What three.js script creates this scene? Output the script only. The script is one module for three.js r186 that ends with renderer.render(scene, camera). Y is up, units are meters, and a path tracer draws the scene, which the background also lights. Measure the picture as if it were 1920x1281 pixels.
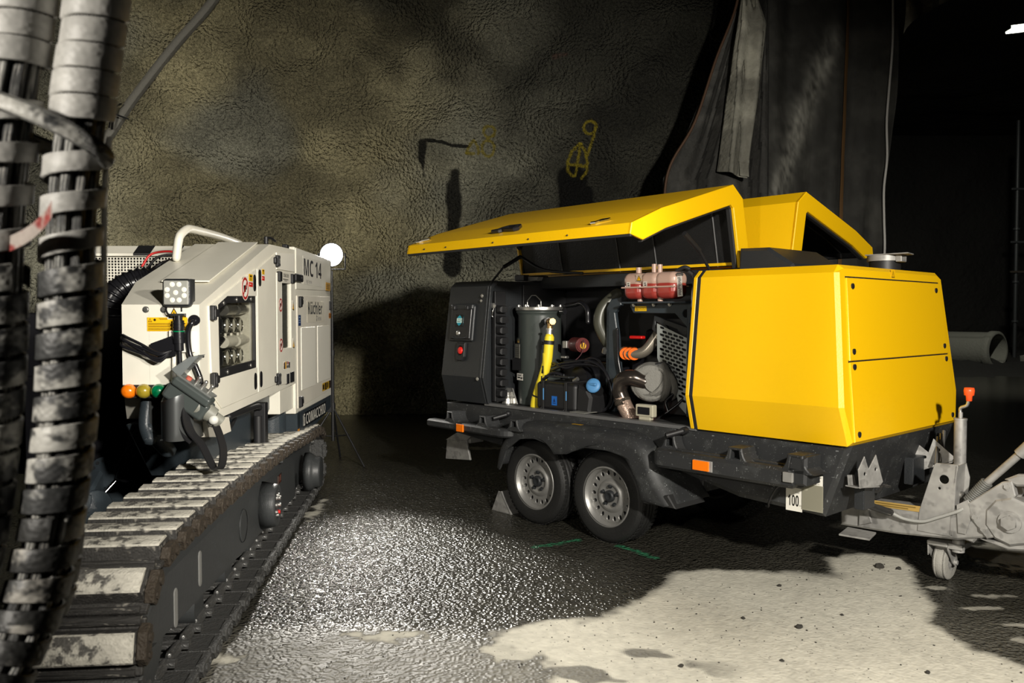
import * as THREE from 'three';
import { RoundedBoxGeometry } from 'three/addons/geometries/RoundedBoxGeometry.js';
import { ConvexGeometry } from 'three/addons/geometries/ConvexGeometry.js';
import { mergeGeometries, toCreasedNormals } from 'three/addons/utils/BufferGeometryUtils.js';
import { ImprovedNoise } from 'three/addons/math/ImprovedNoise.js';

// ---------------------------------------------------------------- camera, lights, exposure
const scene = new THREE.Scene();
scene.background = new THREE.Color(0x000000);
const camera = new THREE.PerspectiveCamera(2 * Math.atan(640.5 / 1563) * 180 / Math.PI, 1920 / 1281, 0.1, 200);
camera.position.set(0, 1.6, 0);
camera.lookAt(0, 1.6 - 48.5 / 1563, -1);
camera.focus = 6.3;
camera.userData.fStop = 4.5;
const renderer = new THREE.WebGLRenderer({ antialias: true });
renderer.toneMapping = THREE.LinearToneMapping;
renderer.toneMappingExposure = 1.0;
renderer.shadowMap.enabled = true;

function spot(x, y, z, tx, ty, tz, I, half, pen, color, rad = 4) {
  const l = new THREE.SpotLight(color, I, 0, half * Math.PI / 180, pen, 2);
  l.position.set(x, y, z); l.target.position.set(tx, ty, tz);
  l.castShadow = true; l.shadow.radius = rad; l.shadow.mapSize.set(2048, 2048); l.shadow.bias = -0.0005;
  scene.add(l, l.target);
  return l;
}
// unseen spots behind the camera: inferred flashes, added fills for rig and wall
const keyFlood = spot(1.85, 2.95, 0.7, 0.65, 1.05, -6.0, 168, 38, 0.4, 0xfff9ee, 6);
const addedRigFill = spot(3.2, 2.9, 0.2, -2.0, 1.5, -6.6, 125, 17, 0.6, 0xfff9ee, 6);  // unseen spot added to brighten the side of the rig
const addedWallFill = spot(-2.6, 2.7, 0.9, -5.6, 3.6, -12.5, 120, 20, 0.9, 0xfff8ec, 6);  // unseen spot added to brighten the left part of the wall
const hoseFlood = spot(-2.3, 2.4, 0.7, -0.85, 1.6, -1.42, 34, 26, 0.7, 0xfff8ec, 6);

// ---------------------------------------------------------------- helpers
const PI = Math.PI, sin = Math.sin, cos = Math.cos, abs = Math.abs, min = Math.min, max = Math.max, floor = Math.floor, hypot = Math.hypot;
const V = (x, y, z) => new THREE.Vector3(x, y, z);
let seed = 7;
const rnd = () => { seed = (seed * 1664525 + 1013904223) % 4294967296; return seed / 4294967296; };
const rr = (a, b) => a + (b - a) * rnd();
const clamp = (x, a = 0, b = 1) => min(b, max(a, x));
const sstep = (a, b, x) => { const t = clamp((x - a) / (b - a)); return t * t * (3 - 2 * t); };
const mix = (a, b, t) => a + (b - a) * t;
const hsh = (x, y) => { let h = (x * 374761393 + y * 668265263) | 0; h = Math.imul(h ^ (h >>> 13), 1274126177); return ((h ^ (h >>> 16)) >>> 0) / 4294967296; };
function vn(x, y, per = 0) {                                          // value noise, tileable with period per
  const xi = floor(x), yi = floor(y), fx = x - xi, fy = y - yi, w = (a) => per ? ((a % per) + per) % per : a;
  const u = fx * fx * (3 - 2 * fx), v = fy * fy * (3 - 2 * fy);
  const a = hsh(w(xi), w(yi)), b = hsh(w(xi + 1), w(yi)), c = hsh(w(xi), w(yi + 1)), d = hsh(w(xi + 1), w(yi + 1));
  return mix(mix(a, b, u), mix(c, d, u), v);
}
function worley(x, y, per) {                                           // rounded lumps: distance to the nearest of scattered points
  const xi = floor(x), yi = floor(y); let d = 9;
  for (let j = -1; j < 2; j++) for (let i = -1; i < 2; i++) { const a = ((xi + i) % per + per) % per, b = ((yi + j) % per + per) % per, dx = xi + i + hsh(a, b) - x, dy = yi + j + hsh(a + 91, b + 17) - y; d = min(d, dx * dx + dy * dy); }
  return Math.sqrt(d);
}
function fbm(x, y, oct = 4, per = 0) { let s = 0, a = 0.5, n = 0; for (let i = 0; i < oct; i++) { s += a * vn(x + 17 * i, y + 31 * i, per); n += a; a *= 0.5; x *= 2; y *= 2; per *= 2; } return s / n; }

function dataTex(w, h, fn, { srgb = true, repeat = null, clampEdge = false } = {}) {
  const d = new Uint8Array(w * h * 4), c = [0, 0, 0];
  for (let j = 0; j < h; j++) for (let i = 0; i < w; i++) {
    fn((i + 0.5) / w, (j + 0.5) / h, c);
    const k = (j * w + i) * 4;
    for (let q = 0; q < 3; q++) d[k + q] = 255 * clamp(srgb ? (c[q] <= 0.0031308 ? 12.92 * c[q] : 1.055 * Math.pow(max(c[q], 0), 1 / 2.4) - 0.055) : c[q]);
    d[k + 3] = 255;
  }
  const t = new THREE.DataTexture(d, w, h);
  t.colorSpace = srgb ? THREE.SRGBColorSpace : THREE.NoColorSpace;
  t.wrapS = t.wrapT = clampEdge ? THREE.ClampToEdgeWrapping : THREE.RepeatWrapping;
  t.magFilter = THREE.LinearFilter; t.minFilter = THREE.LinearMipmapLinearFilter; t.generateMipmaps = true;
  if (repeat) t.repeat.set(repeat[0], repeat[1]);
  t.needsUpdate = true;
  return t;
}
const lin = (r, g, b) => new THREE.Color().setRGB(r, g, b);
function mat(color, roughness = 0.5, metalness = 0, extra = {}) {
  const m = new THREE.MeshPhysicalMaterial({ roughness, metalness, ...extra });
  m.color = color instanceof THREE.Color ? color : new THREE.Color(color);
  return m;
}
// -------- geometry
function metreUV(g) {                                                 // box-mapped uv in metres
  const p = g.attributes.position, n = g.attributes.normal, uv = new Float32Array(p.count * 2);
  for (let i = 0; i < p.count; i++) {
    const ax = abs(n.getX(i)), ay = abs(n.getY(i)), az = abs(n.getZ(i));
    if (ax >= ay && ax >= az) { uv[2 * i] = p.getZ(i); uv[2 * i + 1] = p.getY(i); }
    else if (ay >= az) { uv[2 * i] = p.getX(i); uv[2 * i + 1] = p.getZ(i); }
    else { uv[2 * i] = p.getX(i); uv[2 * i + 1] = p.getY(i); }
  }
  g.setAttribute('uv', new THREE.BufferAttribute(uv, 2));
  return g;
}
function prep(g, keepUV) {
  let q = g.index ? g.toNonIndexed() : g;
  for (const k of Object.keys(q.attributes)) if (!['position', 'normal', 'uv'].includes(k)) q.deleteAttribute(k);
  if (!q.attributes.normal) q.computeVertexNormals();
  if (!keepUV || !q.attributes.uv) metreUV(q);
  return q;
}
const merged = (gs, keepUV) => { gs = [gs].flat(9); const a = gs.map((g) => prep(g, keepUV)); return a.length > 1 ? mergeGeometries(a, false) : a[0]; };
const counts = {};
function numbered(n) { const k = counts[n] = (counts[n] ?? -1) + 1; return k ? n + '_' + String(k).padStart(3, '0') : n; }
function obj(name, gs, m, parent, label, keepUV = false) {
  const o = new THREE.Mesh(merged(gs, keepUV), m);
  o.name = parent ? name : numbered(name); o.castShadow = o.receiveShadow = true;
  (parent || scene).add(o);
  if (label) o.userData.label = label;
  return o;
}
function thing(name, label, category, pos = [0, 0, 0], turn = 0, group) {
  const o = new THREE.Group(); o.name = numbered(name); scene.add(o);
  o.position.set(...pos); o.rotation.y = turn * PI / 180;
  o.userData = { label, category }; if (group) o.userData.group = group;
  return o;
}
function tag(o, label, category, group) { Object.assign(o.userData, { label, category }); if (group) o.userData.group = group; return o; }
function struct(o) { o.userData.kind = 'structure'; return o; }
const T = (g, x = 0, y = 0, z = 0) => g.translate(x, y, z);
function rb(w, h, d, x = 0, y = 0, z = 0, r = 0.008, seg = 1) { return new RoundedBoxGeometry(w, h, d, seg, min(r, w / 2.01, h / 2.01, d / 2.01)).translate(x, y, z); }
function bx(x0, x1, y0, y1, z0, z1, r = 0.006) { return rb(x1 - x0, y1 - y0, z1 - z0, (x0 + x1) / 2, (y0 + y1) / 2, (z0 + z1) / 2, r); }
function ext(shape, depth, bevel = 0, seg = 1, curveSegments = 10) {
  return new THREE.ExtrudeGeometry(shape, { depth: max(depth - 2 * bevel, 1e-4), bevelEnabled: bevel > 0, bevelThickness: bevel, bevelSize: bevel, bevelOffset: -bevel, bevelSegments: seg, curveSegments }).translate(0, 0, bevel);
}
function poly(pts, holes = []) {
  const v = (a) => a.map((p) => new THREE.Vector2(p[0], p[1]));
  let a = v(pts); if (THREE.ShapeUtils.isClockWise(a)) a.reverse();
  const s = new THREE.Shape(a);
  for (const h of holes) { const b = v(h); if (!THREE.ShapeUtils.isClockWise(b)) b.reverse(); s.holes.push(new THREE.Path(b)); }
  return s;
}
const prXY = (pts, z0, z1, bevel = 0.004, holes = []) => ext(poly(pts, holes), z1 - z0, bevel).translate(0, 0, z0);
const prZY = (pts, x0, x1, bevel = 0.004, holes = []) => ext(poly(pts.map((p) => [-p[0], p[1]]), holes.map((h) => h.map((p) => [-p[0], p[1]]))), x1 - x0, bevel).rotateY(PI / 2).translate(x0, 0, 0);
const prXZ = (pts, y0, y1, bevel = 0.004, holes = []) => ext(poly(pts.map((p) => [p[0], -p[1]]), holes.map((h) => h.map((p) => [p[0], -p[1]]))), y1 - y0, bevel).rotateX(-PI / 2).translate(0, y0, 0);
function cyl(a, b, r, r2 = r, seg = 16, open = false) {
  const A = V(...a), B = V(...b), d = B.clone().sub(A), g = new THREE.CylinderGeometry(r2, r, d.length(), seg, 1, open);
  g.translate(0, d.length() / 2, 0).applyQuaternion(new THREE.Quaternion().setFromUnitVectors(V(0, 1, 0), d.normalize()));
  return g.translate(...a);
}
function latheOn(pts, a, dir, seg = 28) {                             // profile [r, along] spun about dir from a
  const g = new THREE.LatheGeometry(pts.map((p) => new THREE.Vector2(p[0], p[1])), seg);
  return g.applyQuaternion(new THREE.Quaternion().setFromUnitVectors(V(0, 1, 0), V(...dir).normalize())).translate(...a);
}
const curve = (pts, tension = 0.5) => new THREE.CatmullRomCurve3(pts.map((p) => V(...p)), false, 'catmullrom', tension);
const tube = (pts, r, seg = 24, rad = 8, tension = 0.5) => {
  const c = curve(pts, tension), g = new THREE.TubeGeometry(c, seg, r, rad, false);
  const cap = (t, s) => new THREE.SphereGeometry(r, rad, 4).translate(...c.getPoint(t).toArray());
  return [g, cap(0), cap(1)];
};
const ball = (x, y, z, r, seg = 10) => new THREE.SphereGeometry(r, seg, seg * 0.7 | 0).translate(x, y, z);
const hexBolt = (p, dir, r = 0.012, h = 0.01) => { const d = V(...dir).normalize().multiplyScalar(h); return [cyl(p, [p[0] + d.x, p[1] + d.y, p[2] + d.z], r, r, 6), cyl(p, [p[0] + d.x * .3, p[1] + d.y * .3, p[2] + d.z * .3], r * 1.5, r * 1.5, 12)]; };
function loft(rings, caps = true) {                                   // rings of equal length, closed polygons
  const out = [], tri = (a, b, c) => out.push(...a, ...b, ...c), n = rings[0].length;
  for (let i = 0; i + 1 < rings.length; i++) for (let j = 0; j < n; j++) {
    const a = rings[i][j], b = rings[i][(j + 1) % n], c = rings[i + 1][(j + 1) % n], d = rings[i + 1][j];
    tri(a, b, c); tri(a, c, d);
  }
  if (caps) for (const [r, f] of [[rings[0], 1], [rings.at(-1), 0]]) {
    const m = [0, 1, 2].map((k) => r.reduce((s, p) => s + p[k], 0) / n);
    for (let j = 0; j < n; j++) f ? tri(m, r[(j + 1) % n], r[j]) : tri(m, r[j], r[(j + 1) % n]);
  }
  const g = new THREE.BufferGeometry();
  g.setAttribute('position', new THREE.Float32BufferAttribute(out, 3)); g.computeVertexNormals();
  return g;
}
function flip(g) { const p = g.attributes.position.array; for (let i = 0; i < p.length; i += 9) for (let k = 0; k < 3; k++) { const t = p[i + 3 + k]; p[i + 3 + k] = p[i + 6 + k]; p[i + 6 + k] = t; } g.computeVertexNormals(); return g; }
function offsetLine(pts, d) {                                         // open polyline moved to its left by d, mitred
  return pts.map((p, i) => {
    const e = (a, b) => { const l = hypot(b[0] - a[0], b[1] - a[1]); return [-(b[1] - a[1]) / l, (b[0] - a[0]) / l]; };
    const n1 = i > 0 ? e(pts[i - 1], p) : e(p, pts[i + 1]), n2 = i + 1 < pts.length ? e(p, pts[i + 1]) : n1;
    const m = [n1[0] + n2[0], n1[1] + n2[1]], k = 2 / (m[0] * m[0] + m[1] * m[1]);
    return [p[0] + m[0] * k * d, p[1] + m[1] * k * d];
  });
}
function grid(nu, nv, f) {                                            // surface f(u, v) -> [x, y, z]
  const pos = [], uv = [], idx = [];
  for (let j = 0; j <= nv; j++) for (let i = 0; i <= nu; i++) { pos.push(...f(i / nu, j / nv)); uv.push(i / nu, j / nv); }
  for (let j = 0; j < nv; j++) for (let i = 0; i < nu; i++) { const a = j * (nu + 1) + i, b = a + 1, c = a + nu + 1, d = c + 1; idx.push(a, b, d, a, d, c); }
  const g = new THREE.BufferGeometry();
  g.setAttribute('position', new THREE.Float32BufferAttribute(pos, 3)); g.setAttribute('uv', new THREE.Float32BufferAttribute(uv, 2)); g.setIndex(idx); g.computeVertexNormals();
  return g;
}
function sheet(nu, nv, f, t) {                                        // the same with thickness t along its normal: one closed skin
  const g = grid(nu, nv, f), p = g.attributes.position, n = g.attributes.normal, N = p.count, pos = [...p.array], uv = [...g.attributes.uv.array, ...g.attributes.uv.array], idx = [...g.index.array];
  for (let i = 0; i < N; i++) pos.push(p.getX(i) - n.getX(i) * t, p.getY(i) - n.getY(i) * t, p.getZ(i) - n.getZ(i) * t);
  for (let k = 0; k < g.index.count; k += 3) idx.push(g.index.getX(k) + N, g.index.getX(k + 2) + N, g.index.getX(k + 1) + N);
  const W = nu + 1, edge = (a, b) => idx.push(a, a + N, b, b, a + N, b + N);
  for (let i = 0; i < nu; i++) { edge(i, i + 1); edge(nv * W + i + 1, nv * W + i); }
  for (let j = 0; j < nv; j++) { edge((j + 1) * W, j * W); edge(j * W + nu, (j + 1) * W + nu); }
  const q = new THREE.BufferGeometry();
  q.setAttribute('position', new THREE.Float32BufferAttribute(pos, 3)); q.setAttribute('uv', new THREE.Float32BufferAttribute(uv, 2)); q.setIndex(idx); q.computeVertexNormals();
  return q;
}
// -------- flat print
function sign(w, h, draw, rough = 0.45) {
  const c = document.createElement('canvas'); c.width = w; c.height = h;
  const x = c.getContext('2d'); x.textAlign = 'center'; x.textBaseline = 'middle'; draw(x, w, h);
  const t = new THREE.CanvasTexture(c); t.colorSpace = THREE.SRGBColorSpace;
  return mat(0xffffff, rough, 0, { map: t });
}
function bars(x, rows, col) { x.fillStyle = col; for (const [a, b, c, d] of rows) x.fillRect(a, b, c, d); }
function warnTri(x, cx, cy, s, bg = '#f3b40a', fg = '#14120c') {
  const p = (k) => { x.beginPath(); x.moveTo(cx, cy - s * k); x.lineTo(cx + s * .92 * k, cy + s * .72 * k); x.lineTo(cx - s * .92 * k, cy + s * .72 * k); x.closePath(); x.fill(); };
  x.fillStyle = fg; p(1); x.fillStyle = bg; p(.74); x.fillStyle = fg; x.fillRect(cx - s * .07, cy - s * .3, s * .14, s * .5); x.fillRect(cx - s * .07, cy + s * .32, s * .14, s * .13);
}
// a sticker: thin plate whose front face looks along +z of its own axes
function sticker(name, w, h, m, parent, pos, rot = [0, 0, 0], label, t = 0.002) {
  const g = new THREE.BoxGeometry(w, h, t), o = new THREE.Mesh(g, m);
  o.name = name; o.position.set(...pos); o.rotation.set(...rot, 'YXZ'); o.castShadow = o.receiveShadow = true; parent.add(o);
  if (label) o.userData.label = label;
  return o;
}
// ---------------------------------------------------------------- materials
const speckT = dataTex(512, 512, (u, v, c) => {                       // dusty dark coat: pale specks and smears over a dark base
  const n = fbm(u * 12, v * 12, 4, 12), s = vn(u * 150, v * 150, 150), q = vn(u * 60 + 5, v * 60, 60);
  let k = 1 + 0.7 * sstep(0.5, 0.8, n);
  if (s > 0.90) k += 14 * (s - 0.90) / 0.1 * sstep(0.3, 0.6, n); if (q > 0.95) k += 6;
  c[0] = 0.022 * k; c[1] = 0.023 * k; c[2] = 0.0232 * k;
}, { repeat: [1 / 0.8, 1 / 0.8] });
const plainT = dataTex(256, 256, (u, v, c) => { const n = 0.9 + 0.1 * fbm(u * 8, v * 8, 4, 8); c[0] = c[1] = c[2] = n; }, { repeat: [1, 1] });
const grainB = dataTex(256, 256, (u, v, c) => { c[0] = c[1] = c[2] = vn(u * 90, v * 90, 90); }, { srgb: false, repeat: [2.5, 2.5] });
const foamB = dataTex(256, 256, (u, v, c) => { c[0] = c[1] = c[2] = 0.7 * vn(u * 90, v * 90, 90) + 0.3 * vn(u * 30, v * 30, 30); }, { srgb: false, repeat: [3, 3] });
const galvT = dataTex(256, 256, (u, v, c) => {
  const a = vn(u * 22, v * 22, 22), b = fbm(u * 6, v * 6, 4, 6), k = 0.22 + 0.06 * a + 0.2 * b - 0.1 * sstep(.58, .75, fbm(u * 9 + 3, v * 9, 3, 9));
  c[0] = k; c[1] = k * 0.98; c[2] = k * 0.93;
}, { repeat: [2.2, 2.2] });
const mudTex = (cover, seedx, dark, light) => dataTex(512, 512, (u, v, c) => {
  const n = fbm(u * 9 + seedx, v * 9, 5, 9), m = vn(u * 70, v * 70, 70);
  const t = sstep(1 - cover - 0.09, 1 - cover + 0.09, n + 0.1 * (m - 0.5)), g = 0.8 + 0.35 * (fbm(u * 20, v * 20, 3, 20) - 0.5) + .15 * (m - .5);
  for (let k = 0; k < 3; k++) c[k] = mix(dark[k] * (0.7 + 0.6 * m), light[k] * g, t);
}, { repeat: [1 / 0.45, 1 / 0.45] });
const clodB = dataTex(512, 512, (u, v, c) => { c[0] = c[1] = c[2] = 0.7 * fbm(u * 14, v * 14, 4, 14) + 0.3 * vn(u * 80, v * 80, 80); }, { srgb: false, repeat: [2, 2] });
const mudL = [0.66, 0.63, 0.54];
const M = {
  yellow: mat(lin(0.86, 0.50, 0.001), 0.45, 0, { clearcoat: 0.15, clearcoatRoughness: 0.4, bumpMap: grainB, bumpScale: 0.0004 }),
  yellowHose: mat(lin(0.9, 0.72, 0.03), 0.4),
  lining: mat(lin(0.012, 0.012, 0.012), 0.5, 0, { bumpMap: foamB, bumpScale: 0.002, specularIntensity: 0.7 }),
  black: mat(lin(0.012, 0.012, 0.013), 0.5),
  rubber: mat(lin(0.014, 0.014, 0.014), 0.65),
  gloss: mat(lin(0.01, 0.01, 0.012), 0.25),
  dark: mat(lin(0.02, 0.022, 0.024), 0.42, 0, { bumpMap: grainB, bumpScale: 0.0006 }),
  speck: mat(0xffffff, 0.55, 0, { map: speckT }),
  vessel: mat(lin(0.05, 0.06, 0.055), 0.33),
  tyre: mat(lin(0.011, 0.011, 0.0105), 0.6, 0, { bumpMap: clodB, bumpScale: 0.002 }),
  rim: mat(lin(0.32, 0.315, 0.30), 0.42, 0.6),
  galv: mat(0xffffff, 0.5, 0.35, { map: galvT }),
  steel: mat(lin(0.6, 0.59, 0.56), 0.3, 0.9),
  brass: mat(lin(0.75, 0.48, 0.2), 0.3, 0.9),
  orange: mat(lin(0.9, 0.16, 0.01), 0.35),
  amber: mat(lin(0.95, 0.2, 0.005), 0.25, 0, { clearcoat: 1 }),
  olive: mat(lin(0.32, 0.24, 0.02), 0.25, 0, { clearcoat: 1 }),
  green: mat(lin(0.0, 0.17, 0.06), 0.25, 0, { clearcoat: 1 }),
  red: mat(lin(0.6, 0.012, 0.01), 0.35),
  blue: mat(lin(0.08, 0.25, 0.5), 0.5),
  darkBlue: mat(lin(0.004, 0.016, 0.06), 0.4),
  coolant: mat(lin(0.33, 0.04, 0.03), 0.28, 0, { clearcoat: 0.6 }),
  poly: mat(lin(0.5, 0.33, 0.26), 0.32, 0, { clearcoat: 0.5 }),
  wrap: mat(lin(0.2, 0.195, 0.175), 0.8, 0, { bumpMap: clodB, bumpScale: 0.006 }),
  braid: mat(lin(0.62, 0.45, 0.36), 0.35, 0.7, { bumpMap: grainB, bumpScale: 0.002 }),
  chrome: mat(lin(0.75, 0.75, 0.73), 0.12, 1),
  white: mat(lin(0.82, 0.79, 0.68), 0.42, 0, { clearcoat: 0.3, clearcoatRoughness: 0.4, map: plainT }),
  cream: mat(lin(0.74, 0.70, 0.60), 0.45, 0, { map: plainT }),
  offWhite: mat(lin(0.84, 0.81, 0.71), 0.4),
  paper: mat(lin(0.75, 0.73, 0.68), 0.5),
  slate: mat(lin(0.032, 0.042, 0.050), 0.4, 0, { bumpMap: grainB, bumpScale: 0.0005 }),
  rust: mat(lin(0.04, 0.03, 0.02), 0.75, 0, { bumpMap: clodB, bumpScale: 0.01 }),
  frame: mat(lin(0.042, 0.045, 0.046), 0.45, 0, { bumpMap: clodB, bumpScale: 0.0012 }),
  mudShoe: mat(0xffffff, 0.85, 0, { map: mudTex(0.68, 3, [0.10, 0.095, 0.085], mudL), bumpMap: clodB, bumpScale: 0.006 }),
  darkShoe: mat(0xffffff, 0.75, 0, { map: mudTex(0.3, 8, [0.035, 0.033, 0.03], [0.3, 0.28, 0.24]), bumpMap: clodB, bumpScale: 0.006 }),
  wetShoe: mat(lin(0.055, 0.055, 0.053), 0.6, 0, { bumpMap: clodB, bumpScale: 0.008 }),
  hoseHi: mat(0xffffff, 0.5, 0, { map: mudTex(0.86, 1, [0.07, 0.07, 0.066], [0.5, 0.49, 0.46]), bumpMap: clodB, bumpScale: 0.002 }),
  hoseMid: mat(0xffffff, 0.5, 0, { map: mudTex(0.52, 5, [0.035, 0.036, 0.036], [0.52, 0.51, 0.47]), bumpMap: clodB, bumpScale: 0.003 }),
  hoseLow: mat(0xffffff, 0.5, 0, { map: mudTex(0.3, 2, [0.02, 0.02, 0.019], [0.4, 0.38, 0.34]), bumpMap: clodB, bumpScale: 0.003 }),
  lens: mat(0xffffff, 0.05, 0, { transmission: 1, thickness: 0 }),
  pane: mat(lin(0.9, 0.9, 0.88), 0.03, 0, { transmission: 1, thickness: 0 }),
  chain: mat(lin(.16, .16, .155), .4, .6, { bumpMap: clodB, bumpScale: .01 }),
};
// ---------------------------------------------------------------- the place: floor, shotcrete walls, vault
const P2 = new ImprovedNoise();
const dryPoly = [[-0.05, -4.06], [0.14, -4.24], [0.48, -4.36], [0.83, -4.78], [1.03, -5.17], [1.22, -5.26], [1.6, -5.16], [1.98, -5.1], [2.12, -5.42], [2.28, -5.51], [2.58, -5.48], [2.52, -5.13], [2.4, -4.78], [2.22, -4.28], [2.22, -3.94], [2.34, -3.62], [2.5, -3.0], [0.1, -3.0], [0.14, -3.67], [0.0, -3.95]];
function sdPoly(p, x, y) {                                            // signed distance, negative inside
  let d = 1e9, inside = false;
  for (let i = 0, j = p.length - 1; i < p.length; j = i++) {
    const [ax, ay] = p[i], [bx_, by] = p[j], ex = bx_ - ax, ey = by - ay, wx = x - ax, wy = y - ay, t = clamp((wx * ex + wy * ey) / (ex * ex + ey * ey));
    d = min(d, hypot(wx - ex * t, wy - ey * t));
    if ((ay > y) !== (by > y) && x < (bx_ - ax) * (y - ay) / (by - ay) + ax) inside = !inside;
  }
  return inside ? -d : d;
}
function sdLine(p, x, y) { let d = 1e9; for (let i = 0; i + 1 < p.length; i++) { const [ax, ay] = p[i], ex = p[i + 1][0] - ax, ey = p[i + 1][1] - ay, wx = x - ax, wy = y - ay, t = clamp((wx * ex + wy * ey) / (ex * ex + ey * ey + 1e-9)); d = min(d, hypot(wx - ex * t, wy - ey * t)); } return d; }
const FX0 = -4.5, FX1 = 5.5, FZ0 = -13, FZ1 = -2.4;
const rim = (x, z) => sstep(0, .5, min(x - FX0, FX1 - x, z - FZ0, FZ1 - z));  // the mapped patch fades into the even wet floor round it
// how dry the floor is at a point: 0 soaked, 1 pale dry dust
function dryness(x, z) {
  const n = fbm(x * 2.2 + 40, z * 2.2 + 40, 4), f = fbm(x * 14 + 9, z * 14 + 9, 3);
  const e = (n - 0.5) * 0.34 + (f - 0.5) * 0.10, sd = sdPoly(dryPoly, x, z) + e * (x < .5 ? 1.1 : 0.55);
  let d = sstep(0.05, -0.05, sd);
  d *= 1 - 0.75 * sstep(0.62, 0.70, fbm(x * 3.1 + 3, z * 4.6 + 7, 3)) * sstep(1.0, 0.4, hypot((x - .45) / .7, (z + 3.75) / .4));
  // drying grey zone in the near middle and left
  const grey = 0.2 * sstep(-4.6, -3.9, z + (n - .5) * .8) * sstep(-2.0, -1.2, x) * (1 - sstep(.4, .8, x) * .6);
  d = max(d, grey * (0.7 + 0.5 * f));
  for (const [cx, cz, rx, rz, k] of [[-0.69, -4.1, 0.2, 0.075, 0.8], [-1.4, -3.82, 0.16, 0.10, 1], [-1.62, -6.9, 0.1, 0.35, .9], [0.02, -3.9, 0.2, 0.12, .8], [3.3, -5.5, .45, .3, 0.55], [2.55, -4.5, .13, .04, .5], [2.75, -4.7, .14, .04, .4], [2.62, -4.25, .16, .05, .5], [2.45, -4.85, .1, .04, .5], [2.85, -4.35, .1, .04, .3], [2.5, -4.05, .14, .06, .5], [-.4, -10, .3, .12, .5], [4.1, -6.3, .3, .1, .6], [4.3, -7.3, .5, .08, .5]])
    if (abs(x - cx) < rx * 2 && abs(z - cz) < rz * 2) d = max(d, k * sstep(1.25, 0.6, hypot((x - cx) / rx, (z - cz) / rz) + (n - .5) * 2.2 + (f - .5) * 1.6));
  return d * rim(x, z);
}
const greenMarks = [[[0.16, -5.72], [0.3, -5.79], [0.46, -5.9]], [[0.74, -5.75], [0.84, -5.62], [0.94, -5.46]]];
const DN = 1024, dryMap = new Float32Array(DN * DN);
for (let j = 0; j < DN; j++) for (let i = 0; i < DN; i++) dryMap[j * DN + i] = dryness(mix(FX0, FX1, i / DN), mix(FZ1, FZ0, j / DN));
const dryAt = (u, v) => dryMap[min(DN - 1, floor(v * DN)) * DN + min(DN - 1, floor(u * DN))];
const floorC = dataTex(2048, 2048, (u, v, c) => {
  const x = mix(FX0, FX1, u), z = mix(FZ1, FZ0, v), d = dryAt(u, v), e = rim(x, z), n = mix(.5, fbm(x * 30, z * 30, 3), e), s = mix(.5, vn(x * 90, z * 90), e), g = vn(x * 46 + 7, z * 46), b = mix(.5, fbm(x * 3, z * 3, 3), e);
  const w = (0.028 + 0.03 * s * n) * (0.8 + .5 * b);
  let r = 0.62 * (0.86 + 0.3 * (n - .5) + 0.22 * (b - .5));
  if (s > .9 && g > .55) r *= 0.5;
  c[0] = mix(w * 1.06, r, d); c[1] = mix(w, r * 0.955, d); c[2] = mix(w * 0.80, r * 0.80, d);
  for (const m of greenMarks) { const q = abs(x - .5) < .7 && abs(z + 5.7) < .5 ? sdLine(m, x, z) : 1; if (q < .05) { const t = 0.5 * sstep(.045, .004, q + (n - .5) * .05) * (0.4 + s); c[0] = mix(c[0], .03, t); c[1] = mix(c[1], .32, t); c[2] = mix(c[2], .15, t); } }
}, { clampEdge: true });
const floorR = dataTex(1024, 1024, (u, v, c) => { const d = dryAt(u, v); c[0] = c[1] = c[2] = mix(0.27, 0.97, sstep(0, .4, d)); }, { srgb: false, clampEdge: true });
const floorB = dataTex(2048, 2048, (u, v, c) => {                     // gravelly grains where it is wet, smooth dust where it is dry
  const x = mix(FX0, FX1, u), z = mix(FZ1, FZ0, v), a = vn(x * 100, z * 100), b = vn(x * 58 + 3, z * 58), d = fbm(x * 7, z * 7, 3), k = mix(1, .16, sstep(.03, .45, dryAt(u, v)));
  c[0] = c[1] = c[2] = mix(.3, clamp(k * (0.62 * a * a + 0.42 * b * b) + 0.12 * d), rim(x, z));
}, { srgb: false, clampEdge: true });
{
  const g = new THREE.BoxGeometry(40, 0.3, 46, 1, 1, 1).translate(3, -0.15, -13).toNonIndexed(), p = g.attributes.position, uv = g.attributes.uv;
  for (let i = 0; i < p.count; i++) uv.setXY(i, (p.getX(i) - FX0) / (FX1 - FX0), (p.getZ(i) - FZ1) / (FZ0 - FZ1));
  struct(obj('floor', g, mat(0xffffff, 1, 0, { map: floorC, roughnessMap: floorR, bumpMap: floorB, bumpScale: 0.02 }), null, null, true));
}
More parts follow.
